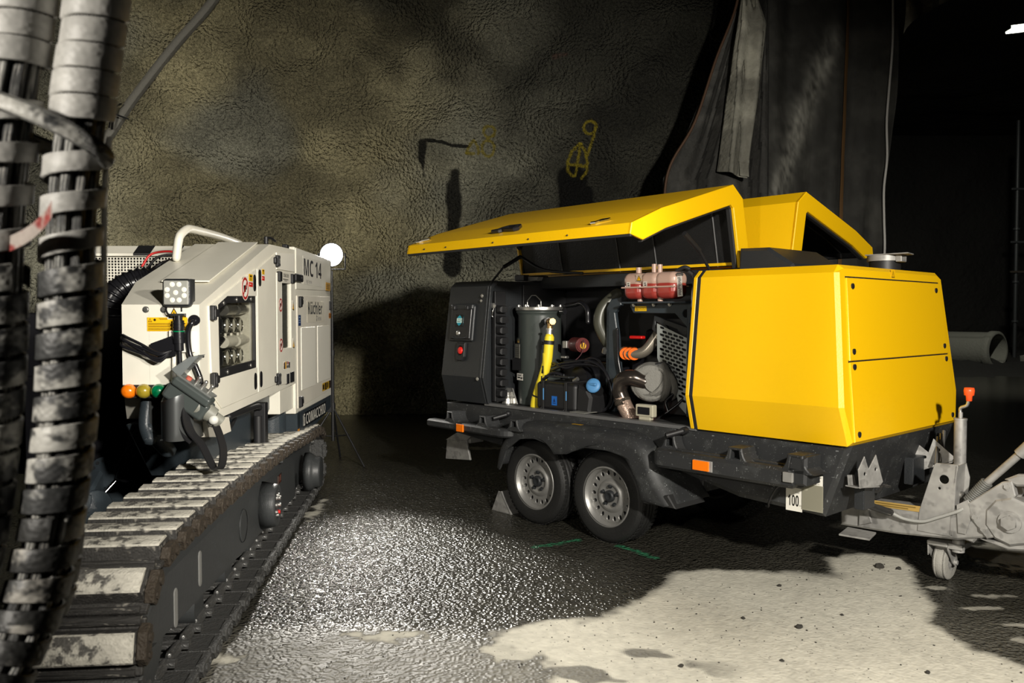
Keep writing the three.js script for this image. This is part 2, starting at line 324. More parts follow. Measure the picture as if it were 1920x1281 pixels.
// wall behind the machines
const wallZ = (x, y) => -13.5 + 0.035 * (x + 1) * (x + 1) + 0.06 * Math.pow(max(0, y - 3), 1.7) * (1 - sstep(1, 3, x));
const wallBump = (x, y) => 0.40 * P2.noise(x * 0.42 + 3, y * 0.5, 1.3) + 0.22 * P2.noise(x * 1.1, y * 1.2 + 9, 4.1) + 0.06 * P2.noise(x * 3.1, y * 3.3, 7.7) + 0.03 * P2.noise(x * 8, y * 8, 2.2);
const WX0 = -15, WX1 = 5.15, WH = 9.2;
const paint = [                                                       // yellow spray: "8" with its little arch, "9" and the ringed cross
  ...[[[-0.36, 4.53, .09, .085], [-0.38, 4.28, .10, .12]]].flat().map(([cx, cy, rx, ry]) => Array.from({ length: 17 }, (_, i) => [cx + rx * cos(i * PI / 8), cy + ry * sin(i * PI / 8)])),
  [[-0.72, 4.2], [-0.66, 4.33], [-0.6, 4.39], [-0.54, 4.3], [-0.53, 4.2]], [[-0.72, 4.2], [-0.6, 4.19]],
  Array.from({ length: 15 }, (_, i) => [1.21 + .095 * cos(i * PI / 7), 4.55 + .095 * sin(i * PI / 7)]), [[1.3, 4.55], [1.25, 4.35], [1.17, 4.12]],
  [[1.07, 4.32], [0.95, 4.22], [0.88, 4.06], [0.89, 3.9], [0.97, 3.83]], [[1.07, 4.32], [1.15, 4.22], [1.19, 4.05], [1.18, 3.9], [1.1, 3.8]], [[1.07, 4.32], [1.03, 4.0], [1.0, 3.84]], [[0.89, 4.02], [1.18, 3.98]],
];
const wallC = dataTex(2048, 1024, (u, v, c) => {
  const x = mix(WX0, WX1, u), y = v * WH, n = fbm(x * .55 + 20, y * .55 + 4, 4), m = fbm(x * 2.3, y * 2.3 + 8, 4), s = vn(x * 40, y * 40);
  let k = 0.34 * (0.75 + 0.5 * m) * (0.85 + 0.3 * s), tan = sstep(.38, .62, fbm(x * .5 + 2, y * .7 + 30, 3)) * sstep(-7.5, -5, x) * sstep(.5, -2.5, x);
  k *= mix(1, 0.16, sstep(-1.9, 1.5, x - 0.18 * (4.5 - y) + (n - .5) * 3.2));                      // the right-hand half is darker
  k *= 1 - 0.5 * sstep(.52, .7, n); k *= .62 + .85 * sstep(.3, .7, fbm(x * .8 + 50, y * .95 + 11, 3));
  let r = k * mix(1.0, 1.12, tan), g = k * mix(.98, 1.0, tan), b = k * mix(.74, .58, tan);
  const stain = (pts, w, e) => { const q = sdLine(pts, x, y) + (m - .5) * .16; return sstep(w, w - e, q); };
  let t = 0;
  if (x > -2 && x < 2 && y > 2 && y < 5) t = max(stain([[-.9, 3.9], [-.92, 3.3], [-.95, 2.4]], .14, .06), stain([[.95, 3.75], [.95, 3.3], [.8, 2.2]], .28, .08), stain([[1.18, 3.6], [1.2, 2.6]], .1, .05), stain([[-1.4, 4.33], [-1.42, 4.1], [-1.4, 3.85]], .07, .04), sdLine([[-1.35, 4.38], [-1.1, 4.36], [-.95, 4.31], [-.7, 4.3]], x, y) + (m - .5) * .06 < .018 ? 1 : 0, stain([[.79, 5.62], [.8, 5.3]], .03, .03));
  r *= 1 - .93 * t; g *= 1 - .93 * t; b *= 1 - .93 * t;
  if (x > -.9 && x < 1.5 && y > 3.7 && y < 4.8) for (const p of paint) { const q = sdLine(p, x, y); if (q < .05) { const a = .85 * sstep(.032, .012, q + (s - .5) * .02) * (x < 0 ? .9 : 1); r = mix(r, .42, a); g = mix(g, .33, a); b = mix(b, .02, a); } }
  if (x > .6 && x < 1 && y > 5.5 && y < 5.8) { const q = stain([[.68, 5.66], [.84, 5.68]], .05, .04); r = mix(r, .12, q); }
  c[0] = r; c[1] = g; c[2] = b;
}, { clampEdge: true });
const wallB = dataTex(1024, 1024, (u, v, c) => { const a = clamp(.95 - .62 * worley(u * 46, v * 46, 46) - .34 * worley(u * 97 + .3, v * 97, 97) + .35 * (fbm(u * 12, v * 12, 3, 12) - .5)), b = vn(u * 62, v * 50, 0) ; c[0] = c[1] = c[2] = a; }, { srgb: false, repeat: [(WX1 - WX0) / 2.4, WH / 2.4] });
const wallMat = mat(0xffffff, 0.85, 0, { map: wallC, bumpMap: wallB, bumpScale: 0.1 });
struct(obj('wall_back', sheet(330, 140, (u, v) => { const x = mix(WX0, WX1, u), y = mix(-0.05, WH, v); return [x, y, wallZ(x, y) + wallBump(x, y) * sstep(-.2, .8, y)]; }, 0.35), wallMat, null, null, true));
const rockMat = mat(lin(0.04, 0.038, 0.034), 0.85, 0, { bumpMap: dataTex(512, 512, (u, v, c) => { c[0] = c[1] = c[2] = fbm(u * 16, v * 16, 5, 16); }, { srgb: false, repeat: [.4, .4] }), bumpScale: 0.06 });
const rough = (x, y, z) => 0.3 * P2.noise(x * .4, y * .4, z * .4) + 0.12 * P2.noise(x * 1.3, y * 1.3, z * 1.3);
struct(obj('wall_left', sheet(60, 30, (u, v) => { const z = mix(9.6, -13, u), y = mix(-.05, 9.2, v); return [-14.5 + rough(1, y, z), y, z]; }, .4), rockMat));
struct(obj('wall_front', sheet(60, 20, (u, v) => { const x = mix(22.6, -15, u), y = mix(-.05, 9.2, v); return [x, y, 9.4 + rough(x, y, 3)]; }, .4), rockMat));
struct(obj('wall_right', sheet(90, 30, (u, v) => { const z = mix(-35, 9.6, u), y = mix(-.05, 9.2, v); return [21.8 + rough(5, y, z), y, z]; }, .4), rockMat));
struct(obj('wall_inner', sheet(60, 30, (u, v) => { const z = mix(-12.0, -35, u), y = mix(-.05, 9.2, v); return [5.1 + rough(9, y, z) * sstep(-12, -13.5, z) + .02 * (-12.1 - z), y, z]; }, .4), rockMat));
struct(obj('wall_far', sheet(50, 30, (u, v) => { const x = mix(4.6, 22.6, u), y = mix(-.05, 9.2, v); return [x, y, -34 + rough(x, y, 8)]; }, .4), rockMat));
struct(obj('ceiling', sheet(80, 90, (u, v) => { const x = mix(22.8, -15.2, u), z = mix(9.8, -35, v); return [x, 9.1 + rough(x, 4, z), z]; }, .4), rockMat));
// pipe half buried in the shotcrete along the vault, a low bank of muck at the far wall
struct(obj('trim_1', tube([[-6.5, 3.7], [-6.08, 4.16], [-5.66, 4.81], [-5.04, 5.61], [-4.5, 6.32], [-3.9, 7.1]].map(([x, y]) => [x, y, wallZ(x, y) + wallBump(x, y) + 0.02]), 0.075, 40, 8), mat(lin(0.3, 0.29, 0.25), .8, 0, { bumpMap: clodB, bumpScale: .01 })));
{
  const w = tag(obj('wire_tie', [tube([[-5.98, 4.66, -12.3], [-5.83, 4.55, -12.15], [-5.62, 4.48, -12.3]], .012, 8, 5), tube([[-5.9, 4.36, -12.3], [-5.78, 4.58, -12.15], [-5.72, 4.70, -12.3]], .012, 8, 5), tube([[-5.88, 4.74, -12.3], [-5.76, 4.55, -12.13], [-5.86, 4.34, -12.3]], .018, 8, 5), ball(-5.82, 4.6, -12.2, .06)], M.black), 'black twist of wire sticking out of the rough wall beside the slanting pipe', 'wire');
  w.userData.group = undefined; delete w.userData.group;
}
// ---------------------------------------------------------------- compressor trailer (own axes: x to the drawbar, z to the near side)
const TR = { pos: [0.964, 0, -6.596], yaw: -47.3 };
const tr = thing('compressor_trailer', 'yellow and dark grey two-axle compressor trailer with its side lids raised over the engine', 'trailer', TR.pos, TR.yaw);
const prof = [[0.77, 0.885], [0.83, 1.10], [0.745, 1.84], [0.69, 1.885]];
const full = [...prof, ...prof.map(([z, y]) => [-z, y]).reverse()];   // closed (z, y), counter-clockwise seen from +x
const ringAt = (fx, s = 0) => full.map(([z, y]) => { const Z = z - Math.sign(z) * s, Y = y + (y < 1 ? s : y > 1.85 ? -s : 0); return [fx(Y), Y, Z]; });
const lean = (y) => 2.13 - 0.105 * (y - 0.885);
// chassis: tub, side rail over the wheels, deck
obj('chassis', [
  prXY([[0.95, 0.60], [1.42, 0.495], [1.97, 0.47], [2.12, 0.885], [0.95, 0.885]], -0.76, 0.76, 0.03),
  prXY([[-1.43, 0.70], [-0.75, 0.66], [0.96, 0.68], [0.96, 0.885], [-1.43, 0.86]], -0.755, 0.755, 0.008),
  prXY([[-1.40, 0.60], [-0.8, 0.55], [-0.72, 0.75], [-1.42, 0.75]], -0.70, 0.70, 0.01),
  bx(-0.8, 1.0, 0.42, 0.72, -0.50, 0.50), bx(-0.42, -0.30, .28, .38, -.6, .6), bx(0.30, 0.42, .28, .38, -.6, .6),
], M.speck, tr);
obj('deck_rail', [bx(-0.93, 1.12, 0.868, 0.892, 0.70, 0.762, .004)], mat(lin(.16, .16, .16), .35, .3), tr);  // paler grey puts the highlight of the deck edge into the colour
// front hood
const hood = obj('front_hood', flip(loft([ringAt(() => 1.14), ringAt((y) => lean(y) - 0.022), ringAt(lean, 0.022)])), M.yellow, tr);
{
  const seam = [[.70, .905], [.70, 1.337], [-.70, 1.337], [-.70, .905]];
  const panelG = (y0, y1) => { const w = (y) => y < 1.1 ? mix(.735, .70, 0) - .0 : .735 - (y - 1.1) * .105; const a = [[w(y0), y0], [w(y1), y1], [-w(y1), y1], [-w(y0), y0]]; return flip(loft([a.map(([z, y]) => [lean(y) - .004, y, z]), a.map(([z, y]) => [lean(y) + .005, y, z]), a.map(([z, y]) => [lean(y) + .008, y + (y === y0 ? .004 : -.004), z * .995])])); };
  const up = obj('access_panel', panelG(1.350, 1.812), M.yellow, hood), lo = obj('access_panel', panelG(.905, 1.342), M.yellow, hood);
  const latch = (y, z, p) => obj('latch', [cyl([lean(y), y, z], [lean(y) + .014, y, z], .017, .017, 14)], M.black, hood);
  for (const s of [-1, 1]) { latch(1.765, .60 * s); latch(1.40, .655 * s); latch(1.315, .665 * s); latch(.945, .68 * s); }
  obj('panel_gap', [flip(loft([[[.715, 1.339], [.715, 1.353], [-.715, 1.353], [-.715, 1.339]].map(([z, y]) => [lean(y) - .01, y, z]), [[.715, 1.339], [.715, 1.353], [-.715, 1.353], [-.715, 1.339]].map(([z, y]) => [lean(y) + .002, y, z])])), flip(loft([[[.665, 1.81], [.665, 1.82], [-.665, 1.82], [-.665, 1.81]].map(([z, y]) => [lean(y) - .01, y, z]), [[.665, 1.81], [.665, 1.82], [-.665, 1.82], [-.665, 1.81]].map(([z, y]) => [lean(y) + .002, y, z])]))], M.black, hood);
  sticker('warning_triangle', .055, .055, sign(64, 64, (x) => { x.fillStyle = '#edb50c'; x.fillRect(0, 0, 64, 64); warnTri(x, 32, 36, 28, '#edb50c', '#3a2c08'); }), hood, [lean(1.852) + .002, 1.852, .03], [0, PI / 2, 0]);
}
const jamb = (x0, x1, m, name, s = 0, par = tr) => obj(name, flip(loft([ringAt(() => x0, s), ringAt(() => x1, s)], true)), m, par);
// door frames either side of the opening
const inset = (d) => { const o = offsetLine([...prof], d); return o; };
function halfFrame(x0, x1, w) { const o = prof, i = offsetLine(prof, w); const q = [...o, ...i.slice().reverse()]; return [prZY(q, x0, x1, 0.003), prZY(q.map(([z, y]) => [-z, y]), x0, x1, 0.003)]; }
for (const k of [0, 1]) {
  obj('door_frame', halfFrame(1.085, 1.112, 0.035)[k], M.yellow, tr, 'narrow yellow door frame beside the front hood');
  obj('door_seal', halfFrame(1.112, 1.142, 0.05)[k], M.rubber, tr);
  for (const [a, b] of [[-0.925, -0.895], [-.885, -.865]]) obj('door_frame', halfFrame(a, b, 0.03)[k], M.dark, tr, 'dark grey door frame beside the rear panel');
}
// bulkheads and roof spine that close the engine bay
obj('bay_wall', [bx(1.04, 1.085, 0.88, 1.87, -0.70, 0.70), bx(-0.93, -0.90, 0.88, 1.86, -0.70, .35), bx(-0.9, 1.05, 0.87, 1.86, -0.22, -0.17), bx(-.92, 1.1, .86, .872, -.74, .74)], M.black, tr);
obj('roof_spine', [bx(-1.12, 1.15, 1.83, 1.93, -0.13, 0.13)], M.dark, tr);
obj('roof_hump', prXY([[1.14, 1.875], [1.15, 2.045], [1.36, 2.04], [1.53, 1.93], [1.56, 1.875]], -0.33, 0.33, 0.02), M.dark, tr);
const flap = obj('exhaust_collar', [cyl([1.86, 1.875, -.25], [1.86, 1.955, -.25], .095, .095, 24)], M.black, tr);
obj('rain_cap', [cyl([1.86, 1.95, -.25], [1.86, 1.985, -.25], .108, .108, 24), prXZ([[1.76, -.33], [2.02, -.30], [2.05, -.14], [1.77, -.16]], 1.986, 1.994, .002).rotateZ(0), bx(1.95, 1.99, 1.94, 1.992, -.27, -.19)], M.galv, flap);
// rear panel with the control unit
const rear = obj('rear_panel', flip(loft([ringAt((y) => -1.43 + .03 * (y - .885), 0.02), ringAt((y) => -1.41 + .03 * (y - .885)), ringAt(() => -.925)])), M.dark, tr, 'dark grey rear panel with the controls');
{
  const zAt = (y) => .83 - (y - 1.10) * .115, tilt = -Math.atan(.115);
  const g = new THREE.Group(); g.name = 'control_unit'; g.position.set(-1.165, 1.535, zAt(1.535)); g.rotation.x = tilt; tr.add(g);
  obj('bezel', [rb(.30, .30, .03, 0, 0, .012, .03, 3), rb(.28, .05, .05, 0, .135, .018, .015, 2)], M.dark, g);
  obj('cover', [rb(.255, .255, .02, 0, -.005, .03, .025, 2)], M.gloss, g);
  sticker('display', .10, .10, sign(128, 128, (x) => { x.fillStyle = '#050607'; x.fillRect(0, 0, 128, 128); x.fillStyle = '#1f97ad'; x.beginPath(); x.moveTo(64, 6); x.lineTo(98, 30); x.lineTo(98, 98); x.lineTo(64, 122); x.lineTo(30, 98); x.lineTo(30, 30); x.fill(); x.fillStyle = '#c9e8e0'; x.fillRect(20, 40, 88, 48); x.fillStyle = '#3a6a6a'; x.font = 'bold 16px sans-serif'; x.fillText('00.0', 58, 54); x.fillRect(28, 70, 50, 8); x.fillRect(90, 46, 8, 30); }), g, [-.01, .02, .042]);
  obj('lock', [latheOn([[.022, 0], [.022, .012], [.012, .018], [0, .018]], [-.01, -.085, .038], [0, 0, 1], 18)], M.steel, g);
  for (const s of [-1, 1]) obj('hinge', [rb(.03, .035, .03, .085 * s, .125, .045, .008)], M.black, g);
  obj('clasp', tube([[-.1, -.1, .03], [-.06, -.125, .045], [.06, -.125, .045], [.1, -.1, .03]], .006, 14, 6), M.dark, g);
  const e = new THREE.Group(); e.name = 'emergency_stop'; e.position.set(-1.15, 1.31, zAt(1.31)); e.rotation.x = tilt; tr.add(e);
  obj('guard', [ext(poly([[-.055, .065], [.055, .065], [.055, -.05], [.03, -.085], [-.03, -.085], [-.055, -.05]], [Array.from({ length: 14 }, (_, i) => [.036 * cos(i * PI / 7), .036 * sin(i * PI / 7)])]), .03, .006)], M.black, e);
  obj('button', [latheOn([[.012, 0], [.012, .015], [.029, .018], [.031, .028], [.024, .036], [0, .038]], [0, 0, 0], [0, 0, 1], 20)], mat(lin(.75, .02, .015), .3), e);
  const hb = obj('bolt', [hexBolt([-.93, 1.76, .78], [0, 0, 1], .01), hexBolt([-.93, 1.72, .79], [0, 0, 1], .008), hexBolt([-.92, 1.09, .84], [0, 0, 1], .01)], M.steel, rear);
  const k = obj('key_ring', [latheOn([[0, 0], [.022, 0], [.022, .006], [0, .006]], [-.86, 1.68, .72], [.3, 0, 1], 16), tube([[-.86, 1.66, .72], [-.862, 1.63, .73], [-.875, 1.6, .725], [-.87, 1.59, .72]], .004, 10, 5)], M.steel, rear);
}
for (let i = 0; i < 9; i++) obj('louver', [prXY([[-.865, 1.005 + i * .085], [-.79, .995 + i * .085], [-.795, .945 + i * .085], [-.865, .94 + i * .085]], .62 - (i % 2) * .01, .70, .012)], M.black, tr);
obj('louver_frame', [bx(-.905, -.866, .9, 1.8, .58, .70)], M.black, tr);
// raised lids: one folded skin each, end flanges, black lining with ribs
const lidLine = [[.12, 1.95], [.215, 2.39], [.33, 2.47], [1.10, 2.25], [1.385, 2.14], [1.40, 2.075]];
function lid(x0, x1, s, label) {
  const li = lidLine.map(([z, y]) => [z * s, y]), inn = (d) => offsetLine(lidLine, -d).map(([z, y]) => [z * s, y]);
  const band = (d, d0 = 0) => [...(d0 ? inn(d0) : li), ...inn(d).reverse()];
  const l = obj('side_lid', [prZY(band(.022), x0, x1, .004), prZY(band(.125), x1 - .02, x1 + .004, .004), prZY(band(.07), x0 - .004, x0 + .02, .004), prZY([[.12 * s, 1.945], [.12 * s, 1.965], [.19 * s, 1.965], [.19 * s, 1.945]], x0, x1, .002)], M.yellow, tr, label);
  obj('lining', [prZY(band(.05, .026), x0 + .024, x1 - .03, .006)], M.lining, l);
  obj('edge_seal', [prZY(band(.14, .123), x1 - .05, x1 - .015, .004), prZY([[1.375 * s, 2.06], [1.395 * s, 2.06], [1.395 * s, 2.085], [1.375 * s, 2.085]], x0, x1, .003)], M.rubber, l);
  for (const f of [.22, .5, .66, .9]) obj('rib', [prZY(band(.058, .048), mix(x0, x1, f), mix(x0, x1, f) + .010, .003)], mat(lin(.09, .09, .09), .35), l);
  return l;
}
const nearLid = lid(-1.1, 1.1, 1, 'long yellow lid on the near side, black handle on its skin'), farLid = lid(-1.1, 1.27, -1, 'yellow lid on the far side');
{
  const n = V(0, Math.cos(Math.atan2(.11, .285)), Math.sin(Math.atan2(.11, .285))), q = new THREE.Quaternion().setFromUnitVectors(V(0, 0, 1), n);
  const onLid = (g, x, z) => g.applyQuaternion(q).translate(x, 2.25 - (z - 1.10) * .386 + .0, z);
  obj('lid_handle', [onLid(ext(poly([[-.13, -.045], [-.05, -.05], [-.035, -.03], [.10, -.05], [.13, -.02], [.085, .055], [-.03, .055], [-.075, .02], [-.08, -.02]], [[[-.02, -.015], [.085, -.025], [.06, .03], [-.02, .03]]]), .03, .006), -.09, 1.26)], M.gloss, nearLid);
  for (const x of [-1.0, .80]) obj('lid_clip', [onLid(ext(poly([[-.05, -.03], [-.01, -.03], [.0, 0], [.06, .022], [.06, .04], [0, .03], [-.02, -.01], [-.05, -.015]]), .02, .004), x, 1.32)], M.chrome, nearLid);
  for (const x of [-.88, -.62, -.1, .25, .6]) obj('rivet', [ball(x, 2.10, 1.398, .006, 6)], M.black, nearLid);
  obj('gas_strut', [cyl([-1.02, 1.86, .62], [-.93, 2.0, .55], .009), cyl([-.93, 2.0, .55], [-.86, 2.09, .42], .016), cyl([-.80, 2.15, .5], [-.80, 2.2, .45], .02), tube([[-.86, 2.09, .42], [-.6, 1.97, .40], [-.35, 1.94, .22]], .012, 12, 6)], M.black, tr);
  obj('gas_strut', [cyl([1.03, 1.86, .45], [1.04, 2.02, .62], .01), cyl([1.04, 2.02, .62], [1.05, 2.12, .80], .016)], M.black, tr);
  obj('lid_arm', [bx(-1.11, -1.07, 1.93, 2.3, .13, .19), bx(-1.12, -1.0, 1.90, 1.95, -.05, .25)], M.black, tr);
  obj('hinge_plate', [prXY([[-1.17, 1.87], [-.9, 1.9], [-.88, 1.93], [-1.13, 1.945]], .13, .2, .004)], M.galv, tr);
}
// wheels
const tyreP = [[.205, -.085], [.222, -.095], [.262, -.1], [.3, -.095], [.316, -.082], [.325, -.06], [.325, -.04], [.317, -.038], [.317, -.03], [.326, -.028], [.326, -.004], [.318, -.002], [.318, .004], [.326, .006], [.326, .028], [.317, .03], [.317, .038], [.325, .04], [.325, .06], [.316, .082], [.3, .095], [.29, .097], [.262, .1], [.222, .095], [.205, .085]];
const rimP = [[.205, -.09], [.19, -.08], [.185, -.03], [.186, .04], [.192, .062], [.205, .074], [.212, .086], [.216, .09], [.212, .096], [.204, .094]];
function wheel(x, z, s) {
  const w = new THREE.Group(); w.name = 'wheel'; w.position.set(x, .325, z); if (s < 0) w.rotation.y = PI; tr.add(w);
  const blocks = []; for (let i = 0; i < 60; i++) for (const q of [-1, 1]) blocks.push(rb(.022, .006, .03, 0, .327, q * .063, .002).rotateZ(i * PI / 30 + q * .02));
  obj('tyre', [latheOn(tyreP, [0, 0, 0], [0, 0, 1], 56), blocks], M.tyre, w);
  const ring = new THREE.Shape(); ring.absarc(0, 0, .188, 0, 2 * PI, false);
  const c0 = new THREE.Path(); c0.absarc(0, 0, .12, 0, 2 * PI, true); ring.holes.push(c0);
  for (let i = 0; i < 18; i++) { const a = i * PI / 9, h = new THREE.Path(); h.absellipse(.163 * cos(a), .163 * sin(a), .0175, .0125, 0, 2 * PI, true, a); ring.holes.push(h); }
  obj('rim', [latheOn(rimP, [0, 0, 0], [0, 0, 1], 48), ext(ring, .012, .002, 1, 24).translate(0, 0, .02), latheOn([[.124, .024], [.118, .036], [.1, .052], [.085, .054], [.075, .042], [.062, .04], [.0, .04]], [0, 0, 0], [0, 0, 1], 36)], M.rim, w);
  obj('drum', [cyl([0, 0, -.04], [0, 0, .012], .18, .18, 28)], M.black, w);
  obj('hub', [latheOn([[.042, .035], [.042, .06], [.036, .068], [.022, .07], [.02, .064], [0, .064]], [0, 0, 0], [0, 0, 1], 22)], M.dark, w);
  for (let i = 0; i < 5; i++) { const a = i * 2 * PI / 5 + .3; obj('lug_bolt', [cyl([.07 * cos(a), .07 * sin(a), .036], [.07 * cos(a), .07 * sin(a), .062], .013, .012, 6), cyl([.07 * cos(a), .07 * sin(a), .036], [.07 * cos(a), .07 * sin(a), .046], .017, .017, 12)], M.dark, w); }
}
for (const x of [-.367, .36]) { wheel(x, .655, 1); wheel(x, -.655, -1); }
// fenders
{
  const top = [[-.655, .43], [-.60, .60], [-.45, .745], [-.25, .80], [.42, .81], [.68, .80], [.82, .72], [.91, .56], [1.04, .40]];
  const bot = [[.80, .40], [.755, .52], [.66, .66], [.5, .685], [.21, .68], [.15, .62], [0, .60], [-.06, .665], [-.2, .69], [-.36, .672], [-.5, .58], [-.575, .43]];
  const smooth = (p, n) => new THREE.SplineCurve(p.map((q) => new THREE.Vector2(...q))).getPoints(n).map((q) => [q.x, q.y]);
  const t = smooth(top, 40), shell = [...t, ...offsetLine(t, -.03).reverse()];
  for (const s of [1, -1]) {
    // arch with a rounded shoulder that turns down into the skirt
    const bl = [0], bo = bot.slice().reverse(); for (let i = 1; i < bo.length; i++) bl.push(bl[i - 1] + hypot(bo[i][0] - bo[i - 1][0], bo[i][1] - bo[i - 1][1]));
    const bAt = (u) => { const q = u * bl.at(-1); let i = 1; while (i < bo.length - 1 && bl[i] < q) i++; const k = (q - bl[i - 1]) / (bl[i] - bl[i - 1]); return [mix(bo[i - 1][0], bo[i][0], k), mix(bo[i - 1][1], bo[i][1], k)]; };
    const R = .085, cen = [.2, .3], fs = (u, v) => {
      const tt = t[Math.round(u * 40)], dx = cen[0] - tt[0], dy = cen[1] - tt[1], l = hypot(dx * .4, dy), b = bAt(u);
      let z, d; if (v < .4) { z = mix(.50, .89 - R, v / .4); d = 0; } else { const a = min(1, (v - .4) / .4) * PI / 2; z = .89 - R + R * sin(a); d = R * .8 * (1 - cos(a)); }
      let x = tt[0] + dx * .4 / l * d, y = tt[1] + dy / l * d; if (v > .8) { const k = (v - .8) / .2; x = mix(x, b[0], k); y = mix(y, b[1], k); }
      return [x, y, z];
    };
    let fg = sheet(40, 20, fs, .012); if (s < 0) fg = flip(prep(fg.scale(1, 1, -1)));
    const f = obj('fender', [fg], M.speck, tr);
    if (s > 0) {
      obj('step_pad', [rb(.36, .014, .26, .12, .812, .70, .006)], M.rubber, f);
      obj('mud_flap', [prXY([[.79, .42], [1.0, .46], [1.06, .38], [.80, .375]], .56, .89, .008)], M.rubber, f);
      sticker('pad_label', .09, .03, sign(64, 24, (x) => { x.fillStyle = '#c99a10'; x.fillRect(0, 0, 64, 24); bars(x, [[6, 5, 50, 4], [6, 13, 40, 4]], '#3a2c08'); }), f, [.14, .821, .80], [-PI / 2, 0, 0]);
    }
  }
}
// side trays (tie-down bumpers)
function tieArm(x, w, y0, y1, z0, z1) { const s = new THREE.Shape(); s.moveTo(x - w, y0); s.quadraticCurveTo(x - w * .45, y0 + .01, x - w * .38, y1); s.lineTo(x + w * .38, y1); s.quadraticCurveTo(x + w * .45, y0 + .01, x + w, y0); s.lineTo(x - w, y0); const h = new THREE.Path(); h.moveTo(x - w * .2, y1 - .015); h.lineTo(x - w * .26, y0 + .03); h.lineTo(x + w * .26, y0 + .03); h.lineTo(x + w * .2, y1 - .015); h.lineTo(x - w * .2, y1 - .015); s.holes.push(h); return ext(s, z1 - z0, .006, 1, 6).translate(0, 0, z0); }
{
  const plank = (x0, x1, r) => { const p = [[x0, .76]]; for (let i = 0; i <= 6; i++) { const a = PI - i * PI / 12; p.push([x0 + r + r * cos(a), .97 - r + r * sin(a)]); } p.push([x1, .965], [x1, .88], [x0 + .16, .88], [x0 + .07, .85], [x0 + .07, .76]); return p; };
  const front = obj('side_tray', [prXZ(plank(.90, 1.90, .1), .645, .755, .018), tube([[1.0, .752, .80], [1.06, .752, .855], [1.4, .752, .862], [1.5, .757, .862]], .011, 24, 6), tube([[1.56, .757, .862], [1.8, .752, .862], [1.88, .757, .862]], .011, 16, 6), bx(.95, 1.92, .645, .68, .76, .90, .01), tieArm(.985, .10, .74, .835, .77, .86), tieArm(1.52, .12, .735, .83, .80, .95), tieArm(1.90, .12, .735, .835, .80, .955), prXY([[1.84, .66], [1.965, .67], [1.97, .83], [1.87, .83]], .78, .955, .014)], M.speck, tr, 'dusty side tray by the front corner');
  obj('reflector', [rb(.115, .06, .014, 1.305, .70, .975, .004)], M.amber, front, 'orange reflector'); obj('reflector_base', [rb(.135, .066, .01, 1.315, .70, .968, .003)], M.galv, front);
  obj('end_lamp', [rb(.06, .055, .02, 1.87, .71, .968, .004)], M.galv, front);
  obj('tie_bolt', [cyl([.99, .84, .90], [1.06, .87, .80], .018), cyl([1.06, .87, .78], [1.06, .87, .82], .024, .024, 6)], M.black, front);
  const back = obj('side_tray', [prXZ(plank(-1.43, -.42, .12).map(([x, z]) => [-1.85 - x, z]), .67, .735, .014), bx(-1.38, -.45, .67, .70, .76, .90, .01), tieArm(-1.15, .09, .73, .815, .80, .95), tieArm(-.74, .09, .73, .815, .80, .95), tieArm(-.40, .1, .73, .815, .78, .93)], M.speck, tr, 'side tray by the rear panel');
  obj('reflector', [rb(.085, .062, .014, -.98, .70, .975, .004)], M.amber, back, 'orange reflector');
  obj('tie_bolt', [cyl([-.66, .80, .9], [-.60, .83, .80], .016), ball(-.6, .835, .8, .024, 8)], M.black, back);
}
// plates and stickers on the chassis side
sticker('speed_plate', .10, .135, sign(96, 128, (x) => { x.fillStyle = '#e9e6dc'; x.fillRect(0, 0, 96, 128); x.fillStyle = '#15130f'; x.save(); x.translate(44, 72); x.scale(.62, 1.25); x.font = 'bold 66px sans-serif'; x.fillText('100', 0, 0); x.restore(); x.font = '13px sans-serif'; x.fillStyle = '#3a3833'; x.fillText('Lwa', 68, 24); x.fillStyle = '#9a978c'; x.fillText('dB', 84, 94); }), tr, [1.795, .545, .763]);
sticker('type_plate', .13, .15, sign(96, 112, (x) => { x.fillStyle = '#918e7d'; x.fillRect(0, 0, 96, 112); x.fillStyle = '#858272'; x.fillRect(4, 4, 88, 104); x.fillStyle = '#a09d8c'; x.fillRect(12, 18, 16, 10); }), tr, [1.905, .57, .763]);
sticker('data_label', .085, .06, sign(96, 64, (x) => { x.fillStyle = '#e9e6dc'; x.fillRect(0, 0, 96, 64); bars(x, [[8, 10, 78, 5], [8, 22, 60, 4], [8, 32, 72, 4], [8, 42, 50, 4], [8, 52, 66, 3]], '#77746a'); }), tr, [1.925, .672, .763]);
obj('tray_cable', tube([[1.84, .65, .9], [1.74, .62, .85], [1.66, .52, .8], [1.62, .47, .74], [1.58, .46, .70]], .006, 20, 6), M.black, tr);
obj('rear_stand', [prXY([[-1.62, .33], [-1.60, .50], [-1.33, .52], [-1.28, .36]], .60, .62, .003), prXY([[-1.62, .50], [-1.33, .52], [-1.2, .62], [-1.3, .66]], .56, .62, .003), bx(-1.40, -1.30, .5, .70, .45, .6)], M.galv, tr);
